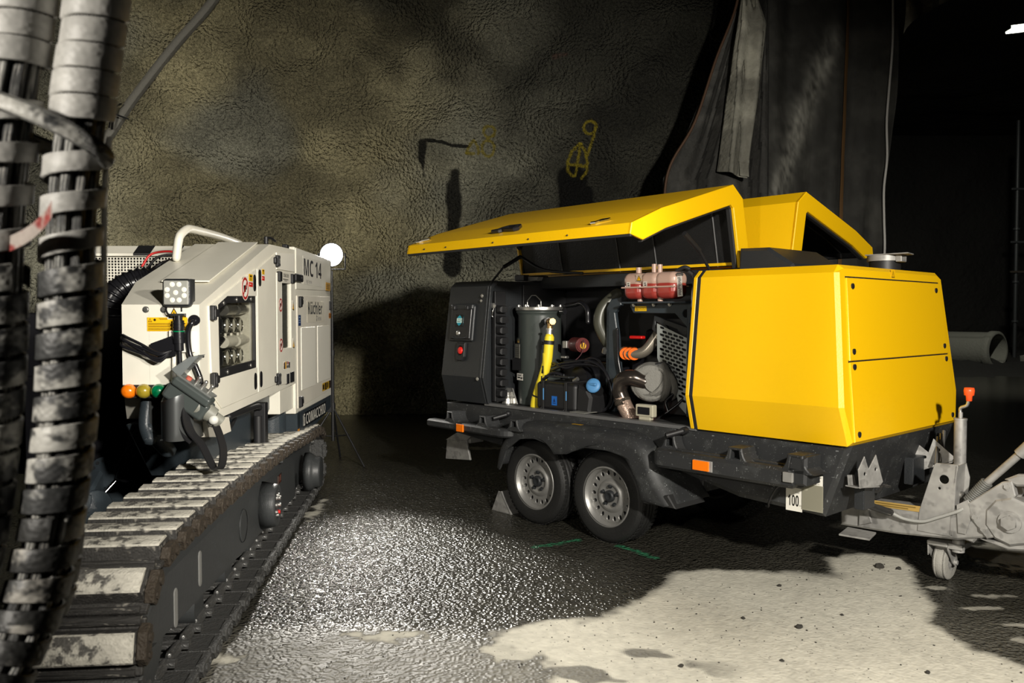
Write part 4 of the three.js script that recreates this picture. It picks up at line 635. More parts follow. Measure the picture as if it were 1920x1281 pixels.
// ---------------------------------------------------------------- drilling rig (own axes: x towards the viewer, z to the left; side skin at z = 0)
const rig = thing('drill_rig', 'white crawler drilling rig with dark tracks, control cabinet and lettered engine housing', 'drilling rig', [-1.75, 0, -6.0], -88);
const SD = [0, PI, 0], FD = [0, PI / 2, 0];                           // sticker turns: on the side skin (facing -z), on the front (facing +x)
{
  // control cabinet: convex hull hollowed behind the gauge window and the tall window
  const sideP = [[1.47, 1.66], [-.035, 2.115], [-.84, 2.138], [-.84, 1.045], [1.15, 1.0], [1.47, 1.225]];
  const pts = []; for (const [x, y] of sideP) { pts.push(V(x, y, 0)); if (x < 1.3) pts.push(V(x, y, .53)); else { pts.push(V(x, y, .415), V(1.0, y, .53)); } }
  pts.push(V(1.0, 1.80, .53));
  const win = [[1.173, 1.662], [.992, 1.717], [.359, 1.732], [.356, 1.249], [1.156, 1.234]];
  const tall = [[-.37, 1.85], [-.665, 1.855], [-.665, 1.345], [-.37, 1.35]];
  const cab = obj('control_cabinet', [prXY(sideP, 0, .27, 0, [win, tall]), new ConvexGeometry(pts.map((p) => (p.z === 0 ? V(p.x, p.y, .269) : p)))], M.white, rig);
  // doors as thin proud skins with seams
  const skin = (name, p, holes = [], m = M.white, z0 = -.009, par = cab) => obj(name, [prXY(p, z0, 0.001, .0025, holes)], m, par);
  const big = offsetLine([...win, win[0]].map((p) => p), 0).slice(0, -1);
  const door = skin('cabinet_door', [[1.335, 1.655], [.345, 1.918], [.338, 1.075], [1.12, 1.055], [1.29, 1.15]], [win]);
  const door2 = skin('cabinet_door', [[.325, 1.915], [-.185, 2.06], [-.185, 1.09], [.318, 1.078]]);
  skin('cabinet_door', [[-.215, 1.92], [-.80, 1.935], [-.80, 1.06], [-.215, 1.075]], [[[-.37, 1.85], [-.665, 1.855], [-.665, 1.345], [-.37, 1.35]]]);
  skin('header_panel', [[-.215, 2.07], [-.80, 2.10], [-.80, 1.955], [-.215, 1.945]], [], M.offWhite);
  obj('roof_cover', [prXY([[1.05, 1.80], [-.02, 2.121], [-.02, 2.129], [1.05, 1.808]], .08, .36, .002)], M.white, cab);
  for (const [x, z] of [[1.0, .12], [1.0, .32], [.5, .10], [.5, .34], [.05, .12], [.05, .33]]) obj('roof_bolt', [hexBolt([x, 1.66 + (1.47 - x) * .3023 + .006, z], [.3, 1, 0], .010, .008)], M.steel, cab);
  // gauge window: black frame, panel with gauges and levers
  const frame = (d) => { const c = [.76, 1.49]; return win.map(([x, y]) => [c[0] + (x - c[0]) * (1 - d), c[1] + (y - c[1]) * (1 - d)]); };
  const gw = obj('window_frame', [prXY(win, -.004, .012, 0, [[[1.13, 1.64], [.98, 1.675], [.385, 1.69], [.385, 1.30], [1.13, 1.285]]])], M.black, cab, 'black frame of the gauge window');
  obj('gauge_panel', [prXY([[1.16, 1.70], [-.1, 1.72], [-.1, 1.26], [1.16, 1.25]], .135, .145, 0)], mat(lin(.62, .6, .53), .35), cab);
  obj('gauge_panel', [prXY([[1.16, 1.71], [.47, 1.72], [.47, 1.25], [1.16, 1.25]], .125, .135, 0)], M.dark, cab, 'dark half of the gauge panel');
  for (const y of [1.535, 1.335]) for (let i = 0; i < 4; i++) { const x = .86 - i * .143; obj('gauge', [latheOn([[.052, 0], [.055, -.035], [.05, -.05], [.045, -.05], [.045, -.04], [0, -.04]].map(([r, a]) => [r, -a]), [x, y, .125], [0, 0, -1], 24)], i ? M.chrome : M.dark, cab).userData.label = undefined; obj('gauge_face', [cyl([x, y, .084], [x, y, .082], .043, .043, 24)], i ? mat(lin(.7, .68, .58), .4) : M.black, cab); }
  for (const [y, k] of [[1.635, 0], [1.435, 1]]) { const zz = .06; obj('hydraulic_valve', [cyl([.86, y, zz], [.66, y + .005, zz], .036, .036, 18), cyl([.60, y, zz], [.46, y + .01, zz], .034, .034, 18), cyl([.44, y, zz], [.20, y + .012, zz], .024, .024, 16), ball(.20, y + .012, zz, .026), ...[.82, .7, .56, .48, .3].map((x) => cyl([x, y, zz], [x, y + .055, zz], .009)), ...[.76, .53].map((x) => cyl([x, y, zz], [x, y, .13], .014))], k ? M.offWhite : M.steel, cab); obj('valve_end', [cyl([.24, y + .01, zz], [.17, y + .012, zz], .03, .03, 16), cyl([1.0, y - .02, zz], [.88, y + .02, zz], .018)], M.black, cab); }
  obj('lever', [tube([[1.12, 1.36, .2], [1.05, 1.29, .1]], .008, 4, 6), tube([[1.09, 1.32, .2], [1.02, 1.28, .1]], .008, 4, 6)], M.chrome, cab);
  for (const p of [[1.06, 1.675], [.8, 1.70], [.48, 1.71], [1.0, 1.262], [.5, 1.272]]) obj('frame_screw', [hexBolt([p[0], p[1], -.006], [0, 0, -1], .010, .006)], M.steel, cab);
  obj('window_pane', [prXY(frame(.05), .014, .016, 0)], M.pane, cab);
  // tall window
  obj('window_lining', [bx(-.665, -.37, 1.345, 1.855, .185, .199, .001), bx(-.44, -.37, 1.35, 1.85, .02, .18, .002), bx(-.665, -.62, 1.35, 1.85, .02, .18, .002)], mat(lin(.1, .1, .09), .5), cab);
  obj('equipment_plate', [rb(.14, .42, .02, -.46, 1.56, .10, .004)], mat(lin(.45, .46, .44), .4), cab);
  obj('window_pane', [prXY([[-.375, 1.845], [-.66, 1.85], [-.66, 1.35], [-.375, 1.355]], .006, .008, 0)], M.pane, cab);
  // hinges, latches, slots
  const hinge = (x, y, s = 1) => obj('hinge', [rb(.05, .085, .03, x, y, -.018, .008), rb(.05, .05, .026, x - .055 * s, y, -.018, .012), cyl([x + .0, y - .04, -.03], [x, y + .04, -.03], .010), ...[-.028, .028].map((d) => hexBolt([x, y + d, -.032], [0, 0, -1], .010, .008))], M.black, cab);
  hinge(1.30, 1.615); hinge(1.29, 1.235); hinge(-.19, 2.005, -1); hinge(-.19, 1.13, -1);
  for (const x of [-.27, -.69]) obj('latch', [rb(.07, .075, .025, x, 1.895, -.016, .006)], M.black, cab);
  obj('strap_latch', [rb(.26, .062, .02, -.86, 1.91, -.03, .009), hexBolt([-.92, 1.912, -.04], [0, 0, -1], .015, .01)], M.black, cab);
  for (const [x, y0, y1] of [[.405, 1.762, 1.876], [.272, 1.80, 1.917], [.404, 1.102, 1.216], [.262, 1.105, 1.218]]) obj('pull_slot', [ext(poly([...Array.from({ length: 9 }, (_, i) => [.028 * cos(i * PI / 8), (y1 - y0) / 2 - .028 + .028 * sin(i * PI / 8)]), ...Array.from({ length: 9 }, (_, i) => [-.028 * cos(i * PI / 8), -(y1 - y0) / 2 + .028 - .028 * sin(i * PI / 8)])]), .006, .002).translate(x, (y0 + y1) / 2, -.014)], M.gloss, cab);
  obj('vent_slot', [rb(.075, .08, .012, -.53, 1.105, -.008, .002), rb(.135, .082, .012, -.672, 1.108, -.008, .002)], M.black, cab);
  // stickers on the skin
  const no = sign(96, 96, (x) => { x.fillStyle = '#dcd8cb'; x.fillRect(0, 0, 96, 96); x.fillStyle = '#a81f1c'; x.beginPath(); x.arc(48, 48, 44, 0, 7); x.fill(); x.fillStyle = '#e6e2d8'; x.beginPath(); x.arc(48, 48, 34, 0, 7); x.fill(); x.fillStyle = '#181614'; x.fillRect(36, 26, 16, 44); x.fillRect(50, 40, 12, 28); x.save(); x.translate(48, 48); x.rotate(.8); x.fillStyle = '#a81f1c'; x.fillRect(-38, -5, 76, 10); x.restore(); });
  const disc = (x, y, r) => { const o = new THREE.Mesh(new THREE.CylinderGeometry(r, r, .002, 28).rotateX(PI / 2), no); o.geometry.attributes.uv; o.name = 'prohibition_sign'; o.position.set(x, y, -.011); o.rotation.y = PI; cab.add(o); };
  disc(.63, 1.775, .078); disc(-.312, 1.68, .055); disc(-.315, 1.375, .055);
  const ye = sign(48, 64, (x) => { x.fillStyle = '#e0ae10'; x.fillRect(0, 0, 48, 64); x.fillStyle = '#3a2c06'; x.fillRect(10, 10, 26, 18); bars(x, [[8, 40, 30, 4], [8, 50, 24, 4]], '#3a2c06'); }), re = sign(48, 32, (x) => { x.fillStyle = '#c4281e'; x.fillRect(0, 0, 48, 32); x.fillStyle = '#e9d8d0'; x.fillRect(8, 12, 20, 5); });
  sticker('caution_label', .09, .045, ye, cab, [.492, 1.85, -.010], SD); sticker('red_label', .09, .03, re, cab, [.492, 1.805, -.010], SD);
  sticker('caution_label', .06, .035, ye, cab, [.178, 1.905, -.010], SD); sticker('red_label', .065, .03, re, cab, [.178, 1.86, -.010], SD);
  const tri = sign(48, 48, (x) => { x.fillStyle = '#dcd8cb'; x.fillRect(0, 0, 48, 48); warnTri(x, 24, 28, 23); });
  sticker('warning_triangle', .06, .085, tri, cab, [-.735, 1.68, -.010], SD); sticker('warning_triangle', .06, .085, tri, cab, [-.74, 1.375, -.010], SD);
  sticker('maker_label', .30, .07, sign(160, 48, (x) => { x.fillStyle = '#d9d4c6'; x.fillRect(0, 0, 160, 48); x.fillStyle = '#1d1c1a'; x.save(); x.translate(80, 16); x.fillRect(-66, -14, 10, 28); x.scale(.72, 1.1); x.font = 'bold 22px sans-serif'; x.fillText('COMACCHIO', 12, 0); x.restore(); bars(x, [[30, 34, 96, 4], [54, 42, 46, 3]], '#3a3835'); }), cab, [-.48, 1.898, -.010], SD);
  sticker('stripe_label', .20, .06, sign(96, 40, (x) => { x.fillStyle = '#e6e2d8'; x.fillRect(0, 0, 96, 40); x.fillStyle = '#141414'; x.fillRect(0, 4, 18, 34); x.fillStyle = '#d99a14'; x.fillRect(20, 2, 18, 36); bars(x, [[42, 2, 12, 16], [42, 22, 14, 14], [58, 22, 14, 14]], '#2c2b29'); x.fillStyle = '#b32318'; x.fillRect(58, 4, 14, 14); x.fillStyle = '#141414'; x.fillRect(76, 8, 20, 30); }), cab, [-.50, 1.215, -.010], SD);
  // front face
  for (const z of [.285, .19]) obj('front_bolt', [hexBolt([1.47, 1.633, z], [1, 0, 0], .012, .010)], M.steel, cab);
  sticker('warning_triangle', .07, .07, tri, cab, [1.472, 1.615, .135], FD);
  sticker('instruction_label', .215, .075, sign(288, 100, (x) => { x.fillStyle = '#edb70f'; x.fillRect(0, 0, 288, 100); warnTri(x, 20, 22, 16); x.fillStyle = '#1c1706'; x.beginPath(); x.arc(54, 18, 9, 0, 7); x.fill(); bars(x, [[84, 6, 70, 4], [90, 14, 56, 3], [6, 42, 270, 4], [6, 50, 230, 4], [6, 60, 270, 4], [6, 68, 190, 4], [6, 80, 260, 4], [6, 88, 220, 4]], '#6b5409'); }), cab, [1.472, 1.553, .171], FD);
  // beacons under the front edge
  const bar = obj('beacon_bar', [bx(1.40, 1.47, 1.15, 1.225, .12, .415)], M.black, cab);
  for (const [z, m, l] of [[.382, M.amber, 'orange lens'], [.302, M.olive, 'olive yellow lens'], [.222, M.green, 'green lens']]) obj('beacon', [latheOn([[.04, 0], [.04, .012], [.034, .032], [.02, .044], [0, .048]], [1.465, 1.19, z], [1, 0, 0], 22)], m, bar, l);
  // work lamp on the roof edge with its plug, cables
  const wl = obj('work_lamp', [rb(.055, .155, .155, 1.475, 1.722, .112, .022, 3), ...Array.from({ length: 8 }, (_, i) => bx(1.40, 1.46, 1.655, 1.80, .045 + i * .019, .050 + i * .019, .001)), bx(1.42, 1.47, 1.615, 1.65, .085, .14), prXY([[1.44, 1.58], [1.50, 1.60], [1.50, 1.61], [1.42, 1.615]], .07, .15, .002)], M.dark, cab, 'square work lamp with nine light-emitting diodes');
  obj('lens', [rb(.012, .13, .132, 1.502, 1.724, .112, .008, 2)], mat(lin(.30, .30, .27), .45, 0), wl);
  for (const [dz, dy] of [[-.018, .044], [.018, .044], [-.045, .016], [.045, .016], [0, 0], [-.045, -.016], [.045, -.016], [-.018, -.040], [.018, -.040]]) obj('diode', [latheOn([[.014, 0], [.012, .003], [.004, .001], [0, .004]], [1.508, 1.724 + dy, .112 + dz], [1, 0, 0], 12)], M.offWhite, wl);
  const plug = obj('lamp_plug', [cyl([1.49, 1.60, .105], [1.49, 1.575, .105], .022), cyl([1.49, 1.575, .105], [1.49, 1.52, .105], .03), cyl([1.49, 1.515, .105], [1.49, 1.45, .103], .032), cyl([1.49, 1.45, .103], [1.49, 1.41, .102], .026), ...[1.56, 1.54, 1.50, 1.48].map((y) => cyl([1.49, y, .105], [1.49, y - .006, .105], .034)), tube([[1.49, 1.41, .102], [1.49, 1.34, .10], [1.495, 1.27, .09], [1.50, 1.22, .085]], .014, 14, 8)], M.gloss, wl);
  obj('plug_ring', [cyl([1.49, 1.518, .105], [1.49, 1.512, .105], .0335)], M.green, plug);
  obj('lamp_cable', [tube([[1.46, 1.655, .175], [1.49, 1.63, .17], [1.50, 1.605, .15], [1.49, 1.60, .11]], .005, 16, 6), tube([[1.475, 1.575, .025], [1.50, 1.56, .03], [1.50, 1.51, .05], [1.495, 1.40, .045], [1.50, 1.32, .01], [1.50, 1.24, -.015], [1.49, 1.16, .0], [1.47, 1.12, .02]], .014, 40, 8), cyl([1.47, 1.575, .025], [1.482, 1.575, .025], .03, .03, 18), cyl([1.495, 1.38, .0], [1.495, 1.38, -.03], .008)], M.gloss, cab);
  obj('post', [cyl([1.48, 1.50, .13], [1.48, 1.16, .14], .012), bx(1.472, 1.49, 1.40, 1.52, .02, .16)], M.offWhite, cab);
  obj('cable_bunch', [[0, 0], [.02, .012], [.035, -.01], [.05, .02]].map(([a, b]) => tube([[1.44, 1.50 - a, .43], [1.50, 1.485 - a, .38 + b], [1.52, 1.45 - a, .30], [1.53, 1.40 - a + b, .20], [1.51, 1.41, .14]], .0085, 24, 7)), M.gloss, cab);
  obj('cable_plate', [prZY([[.25, 1.45], [.14, 1.49], [.10, 1.46], [.12, 1.38], [.20, 1.37], [.26, 1.40]], 1.495, 1.505, .002)], M.gloss, cab);
  obj('chamfer_foot', [prXY([[1.20, .93], [1.24, 1.02], [1.44, 1.02], [1.42, .93]], -.085, .09, .004)], M.cream, cab);
  // roof rail
  obj('roof_rail', tube([[.50, 1.98, .47], [.47, 2.12, .46], [.34, 2.185, .45], [.1, 2.195, .45], [-.4, 2.20, .45], [-.85, 2.19, .45]], .028, 50, 12, .3), M.white, rig);
  obj('roof_fitting', [cyl([-.06, 2.12, .03], [-.06, 2.17, .03], .016), tube([[-.06, 2.165, .03], [-.16, 2.17, .02], [-.28, 2.16, .02]], .010, 10, 6), bx(-.70, -.62, 2.135, 2.165, .01, .05)], M.black, rig);
}
{
  // engine housing with perforated front
  const eh = obj('engine_housing', [bx(-2.44, -.93, .79, 2.165, 0, 1.75, .012), bx(-.95, -.84, .79, 2.165, 0, .10, .008), bx(-.95, -.39, .84, 1.03, .02, .12, .006)], M.white, rig);
  const skin = (name, p, m = M.white) => obj(name, [prXY(p, -.008, .002, .0025)], m, eh);
  skin('upper_panel', [[-.86, 2.155], [-2.415, 2.155], [-2.415, 1.85], [-.86, 1.818]], M.white);
  const d = skin('housing_door', [[-.89, 1.765], [-2.385, 1.79], [-2.385, .86], [-.90, .83]], M.cream);
  for (const [a, b, c, e] of [[-1.016, -1.60, 1.50, .968], [-1.705, -2.30, 1.505, .975]]) obj('door_plate', [rb(a - b, c - e, .012, (a + b) / 2, (c + e) / 2, -.008, .005, 2)], M.offWhite, eh);
  for (const [x, y] of [[-.96, 1.715], [-.95, .88]]) obj('hinge', [rb(.06, .09, .03, x, y, -.018, .008), rb(.05, .05, .026, x - .05, y, -.018, .012), hexBolt([x, y + .03, -.034], [0, 0, -1], .012, .008)], M.black, eh);
  obj('door_catch', [rb(.06, .09, .02, -2.34, 1.70, -.014, .01)], M.black, eh);
  const txt = (name, w, h, W, H, draw, pos, par = eh) => sticker(name, w, h, sign(W, H, draw), par, pos, SD);
  txt('lettering', .82, .24, 512, 150, (x) => { x.fillStyle = '#dedacd'; x.fillRect(0, 0, 512, 150); x.font = 'bold 126px sans-serif'; { const w = x.measureText('MC 14').width || 380, g = x.createLinearGradient ? '#2c2c30' : '#2c2c30'; x.fillStyle = g; x.save(); x.translate(256, 58); x.scale(500 / w, 1); x.fillText('MC 14', 0, 0); x.restore(); } x.fillStyle = '#6a696b'; x.font = '26px sans-serif'; x.fillText('High Technik', 150, 132); }, [-1.52, 1.99, -.010]);
  txt('lettering', .78, .19, 512, 128, (x) => { x.fillStyle = '#d2ccbb'; x.fillRect(0, 0, 512, 128); x.fillStyle = '#1d2128'; x.save(); x.translate(232, 40); x.scale(1.12, 1); x.font = 'bold 100px sans-serif'; x.scale(430 / 1.12 / (x.measureText('Küchler').width || 330), 1); x.fillText('Küchler', 0, 4); x.restore(); bars(x, [[262, 86, 14, 14], [262, 104, 14, 18]], '#1d2128'); x.font = '36px sans-serif'; x.fillStyle = '#50545a'; x.fillText('Technik', 352, 106); }, [-1.655, 1.635, -.010]);
  txt('blue_label', .085, .09, 32, 40, (x) => { x.fillStyle = '#17305c'; x.fillRect(0, 0, 32, 40); bars(x, [[8, 6, 14, 5], [6, 18, 18, 3], [6, 26, 18, 3]], '#8aa0c0'); }, [-.965, 1.56, -.010]);
  txt('orange_label', .22, .08, 64, 32, (x) => { x.fillStyle = '#d8a43a'; x.fillRect(0, 0, 64, 32); bars(x, [[6, 8, 50, 3], [6, 15, 44, 3], [6, 22, 48, 3]], '#7a5a18'); }, [-2.25, 1.885, -.011]);
  txt('stripe_label', .44, .075, 128, 32, (x) => { x.fillStyle = '#c9a12a'; x.fillRect(0, 0, 128, 32); bars(x, [[4, 6, 22, 20], [36, 2, 24, 28], [68, 4, 16, 22], [98, 0, 30, 32]], '#2a1d12'); }, [-2.15, .915, -.011]);
  txt('small_label', .10, .05, 48, 24, (x) => { x.fillStyle = '#b8742a'; x.fillRect(0, 0, 48, 24); bars(x, [[6, 6, 36, 4], [6, 14, 30, 4]], '#3a1c0a'); }, [-2.34, 1.6, -.011]);
  // dark skirt with the maker's name
  const sk = obj('skirt', [prXY([[-.88, .79], [-2.44, .805], [-2.44, .672], [-1.72, .60], [-.90, .60]], 0, 1.7, .006)], M.slate, rig);
  sticker('lettering', 1.02, .125, sign(640, 80, (x) => { x.fillStyle = '#111519'; x.fillRect(0, 0, 640, 80); x.fillStyle = '#d9d6cc'; x.fillRect(8, 6, 34, 66); x.fillStyle = '#111519'; x.fillRect(20, 16, 10, 46); x.fillRect(20, 16, 22, 8); x.fillStyle = '#d9d6cc'; x.save(); x.translate(346, 42); x.scale(1, 1); x.font = 'bold 84px sans-serif'; const w = x.measureText('COMACCHIO').width || 560; x.scale(570 / w, .98); x.fillText('COMACCHIO', 0, 0); x.restore(); }), sk, [-1.62, .703, -.003], SD);
  sticker('small_label', .07, .06, sign(32, 32, (x) => { x.fillStyle = '#d18a1e'; x.fillRect(0, 0, 32, 32); bars(x, [[6, 8, 18, 4], [6, 18, 18, 4]], '#5a3a0a'); }), sk, [-.93, .625, -.003], SD);
  obj('corner_strip', [bx(-2.475, -2.43, .62, 2.15, -.005, .06, .004)], M.black, eh);
  // perforated grille: real holes, dark space behind
  const holes = []; for (let j = 0; j < 10; j++) for (let i = 0; i < 44; i++) { const z = .60 + i * .0255, y = 1.855 + j * .0235; holes.push([[-z - .0078, y - .0078], [-z + .0078, y - .0078], [-z + .0078, y + .0078], [-z - .0078, y + .0078]]); }
  const gl = obj('perforated_panel', [ext(poly([[-.57, 1.60], [-1.75, 1.60], [-1.75, 2.10], [-.57, 2.10]], holes), .006, 0).rotateY(PI / 2).translate(-.90, 0, 0)], M.white, eh, 'white perforated sheet');
  obj('grille_back', [bx(-.95, -.925, 1.6, 2.12, .5, 1.75)], M.black, eh);
  obj('hood_lip', [prXY([[-.95, 2.175], [-.84, 2.105], [-.84, 2.085], [-.95, 2.10]], .5, 1.76, .004)], M.white, eh);
  for (const [a, b] of [[1.165, 1.30], [.93, .985]]) obj('black_stripe', [prXY([[-.95, 2.179], [-.836, 2.107], [-.836, 2.088], [-.95, 2.1]], a, b, .001)], M.black, eh);
  // stabiliser post, bolts and the slewing deck under the cabinet
  const lg = obj('stabiliser_post', [cyl([-.80, .45, .20], [-.80, 1.06, .20], .125, .125, 26), bx(-.92, -.62, .45, .8, .32, .4)], M.slate, rig);
  sticker('caution_label', .12, .085, sign(64, 48, (x) => { x.fillStyle = '#e7b30f'; x.fillRect(0, 0, 64, 48); warnTri(x, 32, 26, 18, '#e7b30f'); }), lg, [-.745, .885, .079], [0, PI - .6, 0]);
  const bk = obj('mounting_bracket', [bx(-.96, -.92, .55, .80, .02, .14), bx(-.985, -.93, .55, .80, .0, .03), bx(-.90, -.86, .5, .78, .14, .17)], M.slate, rig);
  for (const y of [.625, .72]) obj('bracket_bolt', [hexBolt([-.925, y, .08], [1, 0, 0], .024, .02)], M.steel, bk);
  obj('slewing_deck', [bx(-2.3, .2, .50, .78, .42, 1.7, .02), prXY([[.1, .62], [.9, .62], [1.25, .98], [.5, 1.0], [-.6, .99]], .10, .50, .01), cyl([-.6, .3, 1.0], [-.6, .55, 1.0], .55, .55, 30), bx(-1.8, .1, .22, .5, .46, 1.6, .02)], M.slate, rig);
  obj('clamp_post', [bx(.12, .2, .62, .99, -.02, .06), cyl([.2, .70, .03], [.2, .9, .03], .03), tube([[.9, .98, .02], [.4, .985, .0], [.2, .96, .02], [.16, .9, .03]], .022, 20, 8), tube([[1.3, .95, .06], [1.0, .90, .05], [.7, .88, .08], [.5, .92, .1]], .014, 20, 8)], M.black, rig);
  // mast carriage and knuckle to the left, in shadow
  const ms = obj('mast_carriage', [bx(.1, .45, .5, 1.6, .62, 1.15, .02), bx(-.85, .2, .75, 1.62, .58, 1.72, .02), bx(.3, .45, .3, 1.2, 1.2, 1.5, .02), cyl([.5, 1.0, .66], [.5, .52, .84], .05)], M.gloss, rig);
  const kn = obj('mast_knuckle', [latheOn([[0, -.05], [.11, -.05], [.12, -.035], [.12, .035], [.11, .05], [.05, .055], [.048, .07], [0, .07]], [.62, .36, .985], [.6, 0, -.75], 30), bx(.45, .65, .22, .48, 1.06, 1.16, .03), prXY([[.45, .3], [.72, .34], [.70, .46], [.45, .62]], .96, 1.1, .02)], M.slate, rig, 'blue-grey pivot');
  for (let i = 0; i < 6; i++) { const a = .4 + i * .55; obj('flange_bolt', [hexBolt([.5, .57 + .075 * sin(a), .95 + .075 * cos(a)], [1, 0, 0], .012, .014)], M.dark, kn); }
  obj('pivot_flange', [latheOn([[0, 0], [.10, 0], [.1, .03], [0, .03]], [.48, .57, .95], [1, 0, 0], 24)], M.slate, kn);
  obj('piston_rod', [cyl([.56, .42, .95], [.42, .62, .80], .018)], M.chrome, kn);
  obj('red_plug', [ball(.68, .475, 1.02, .014, 8)], M.red, kn);
  // black corrugated hoses at the cabinet's left
  const ribs = (pts, r, n) => { const c = curve(pts), o = [new THREE.TubeGeometry(c, 40, r, 12)]; for (let i = 0; i < n; i++) { const t = (i + .5) / n, p = c.getPoint(t), tg = c.getTangent(t); o.push(new THREE.TorusGeometry(r, r * .14, 6, 16).applyQuaternion(new THREE.Quaternion().setFromUnitVectors(V(0, 0, 1), tg)).translate(p.x, p.y, p.z)); } return o; };
  obj('corrugated_hose', [ribs([[-.2, 1.62, .62], [.0, 1.80, .74], [.12, 1.84, .86], [.2, 1.74, 1.0], [.2, 1.5, 1.06], [.2, 1.2, 1.06]], .085, 26), ribs([[-.5, 1.7, .95], [-.1, 1.76, 1.12], [.1, 1.66, 1.2], [.15, 1.4, 1.22], [.15, 1.0, 1.22]], .08, 24), ribs([[.35, 1.6, .56], [.42, 1.4, .66], [.45, 1.1, .68], [.45, .8, .7]], .05, 26)], M.gloss, ms);
  obj('wire_loops', [tube([[-.6, 1.96, .72], [-.5, 2.06, .80], [-.45, 2.05, .95], [-.4, 1.95, 1.02]], .010, 20, 6), tube([[-.6, 1.98, .68], [-.45, 2.02, .8], [-.4, 2.0, .9], [-.3, 1.9, 1.0]], .014, 20, 6), tube([[-.5, 2.0, .62], [-.4, 2.03, .74], [-.35, 1.98, .86]], .03, 16, 8)], M.black, ms);
  obj('red_wire', tube([[-.62, 1.98, .74], [-.52, 2.09, .84], [-.46, 2.075, 1.0], [-.42, 1.98, 1.06]], .009, 20, 6), M.red, ms);
  obj('rod_pair', [cyl([.62, .95, .62], [.62, .62, .82], .012), cyl([.64, .9, .58], [.64, .6, .76], .008), tube([[.6, 1.0, .72], [.62, 1.03, .64], [.62, .98, .58], [.62, .92, .6]], .02, 14, 8)], mat(lin(.12, .11, .1), .3, .6), ms);
  obj('twisted_cord', tube([[.3, 1.42, 1.18], [.35, 1.3, 1.12], [.4, 1.2, 1.07]], .008, 20, 5), mat(lin(.25, .08, .06), .6), ms);
}
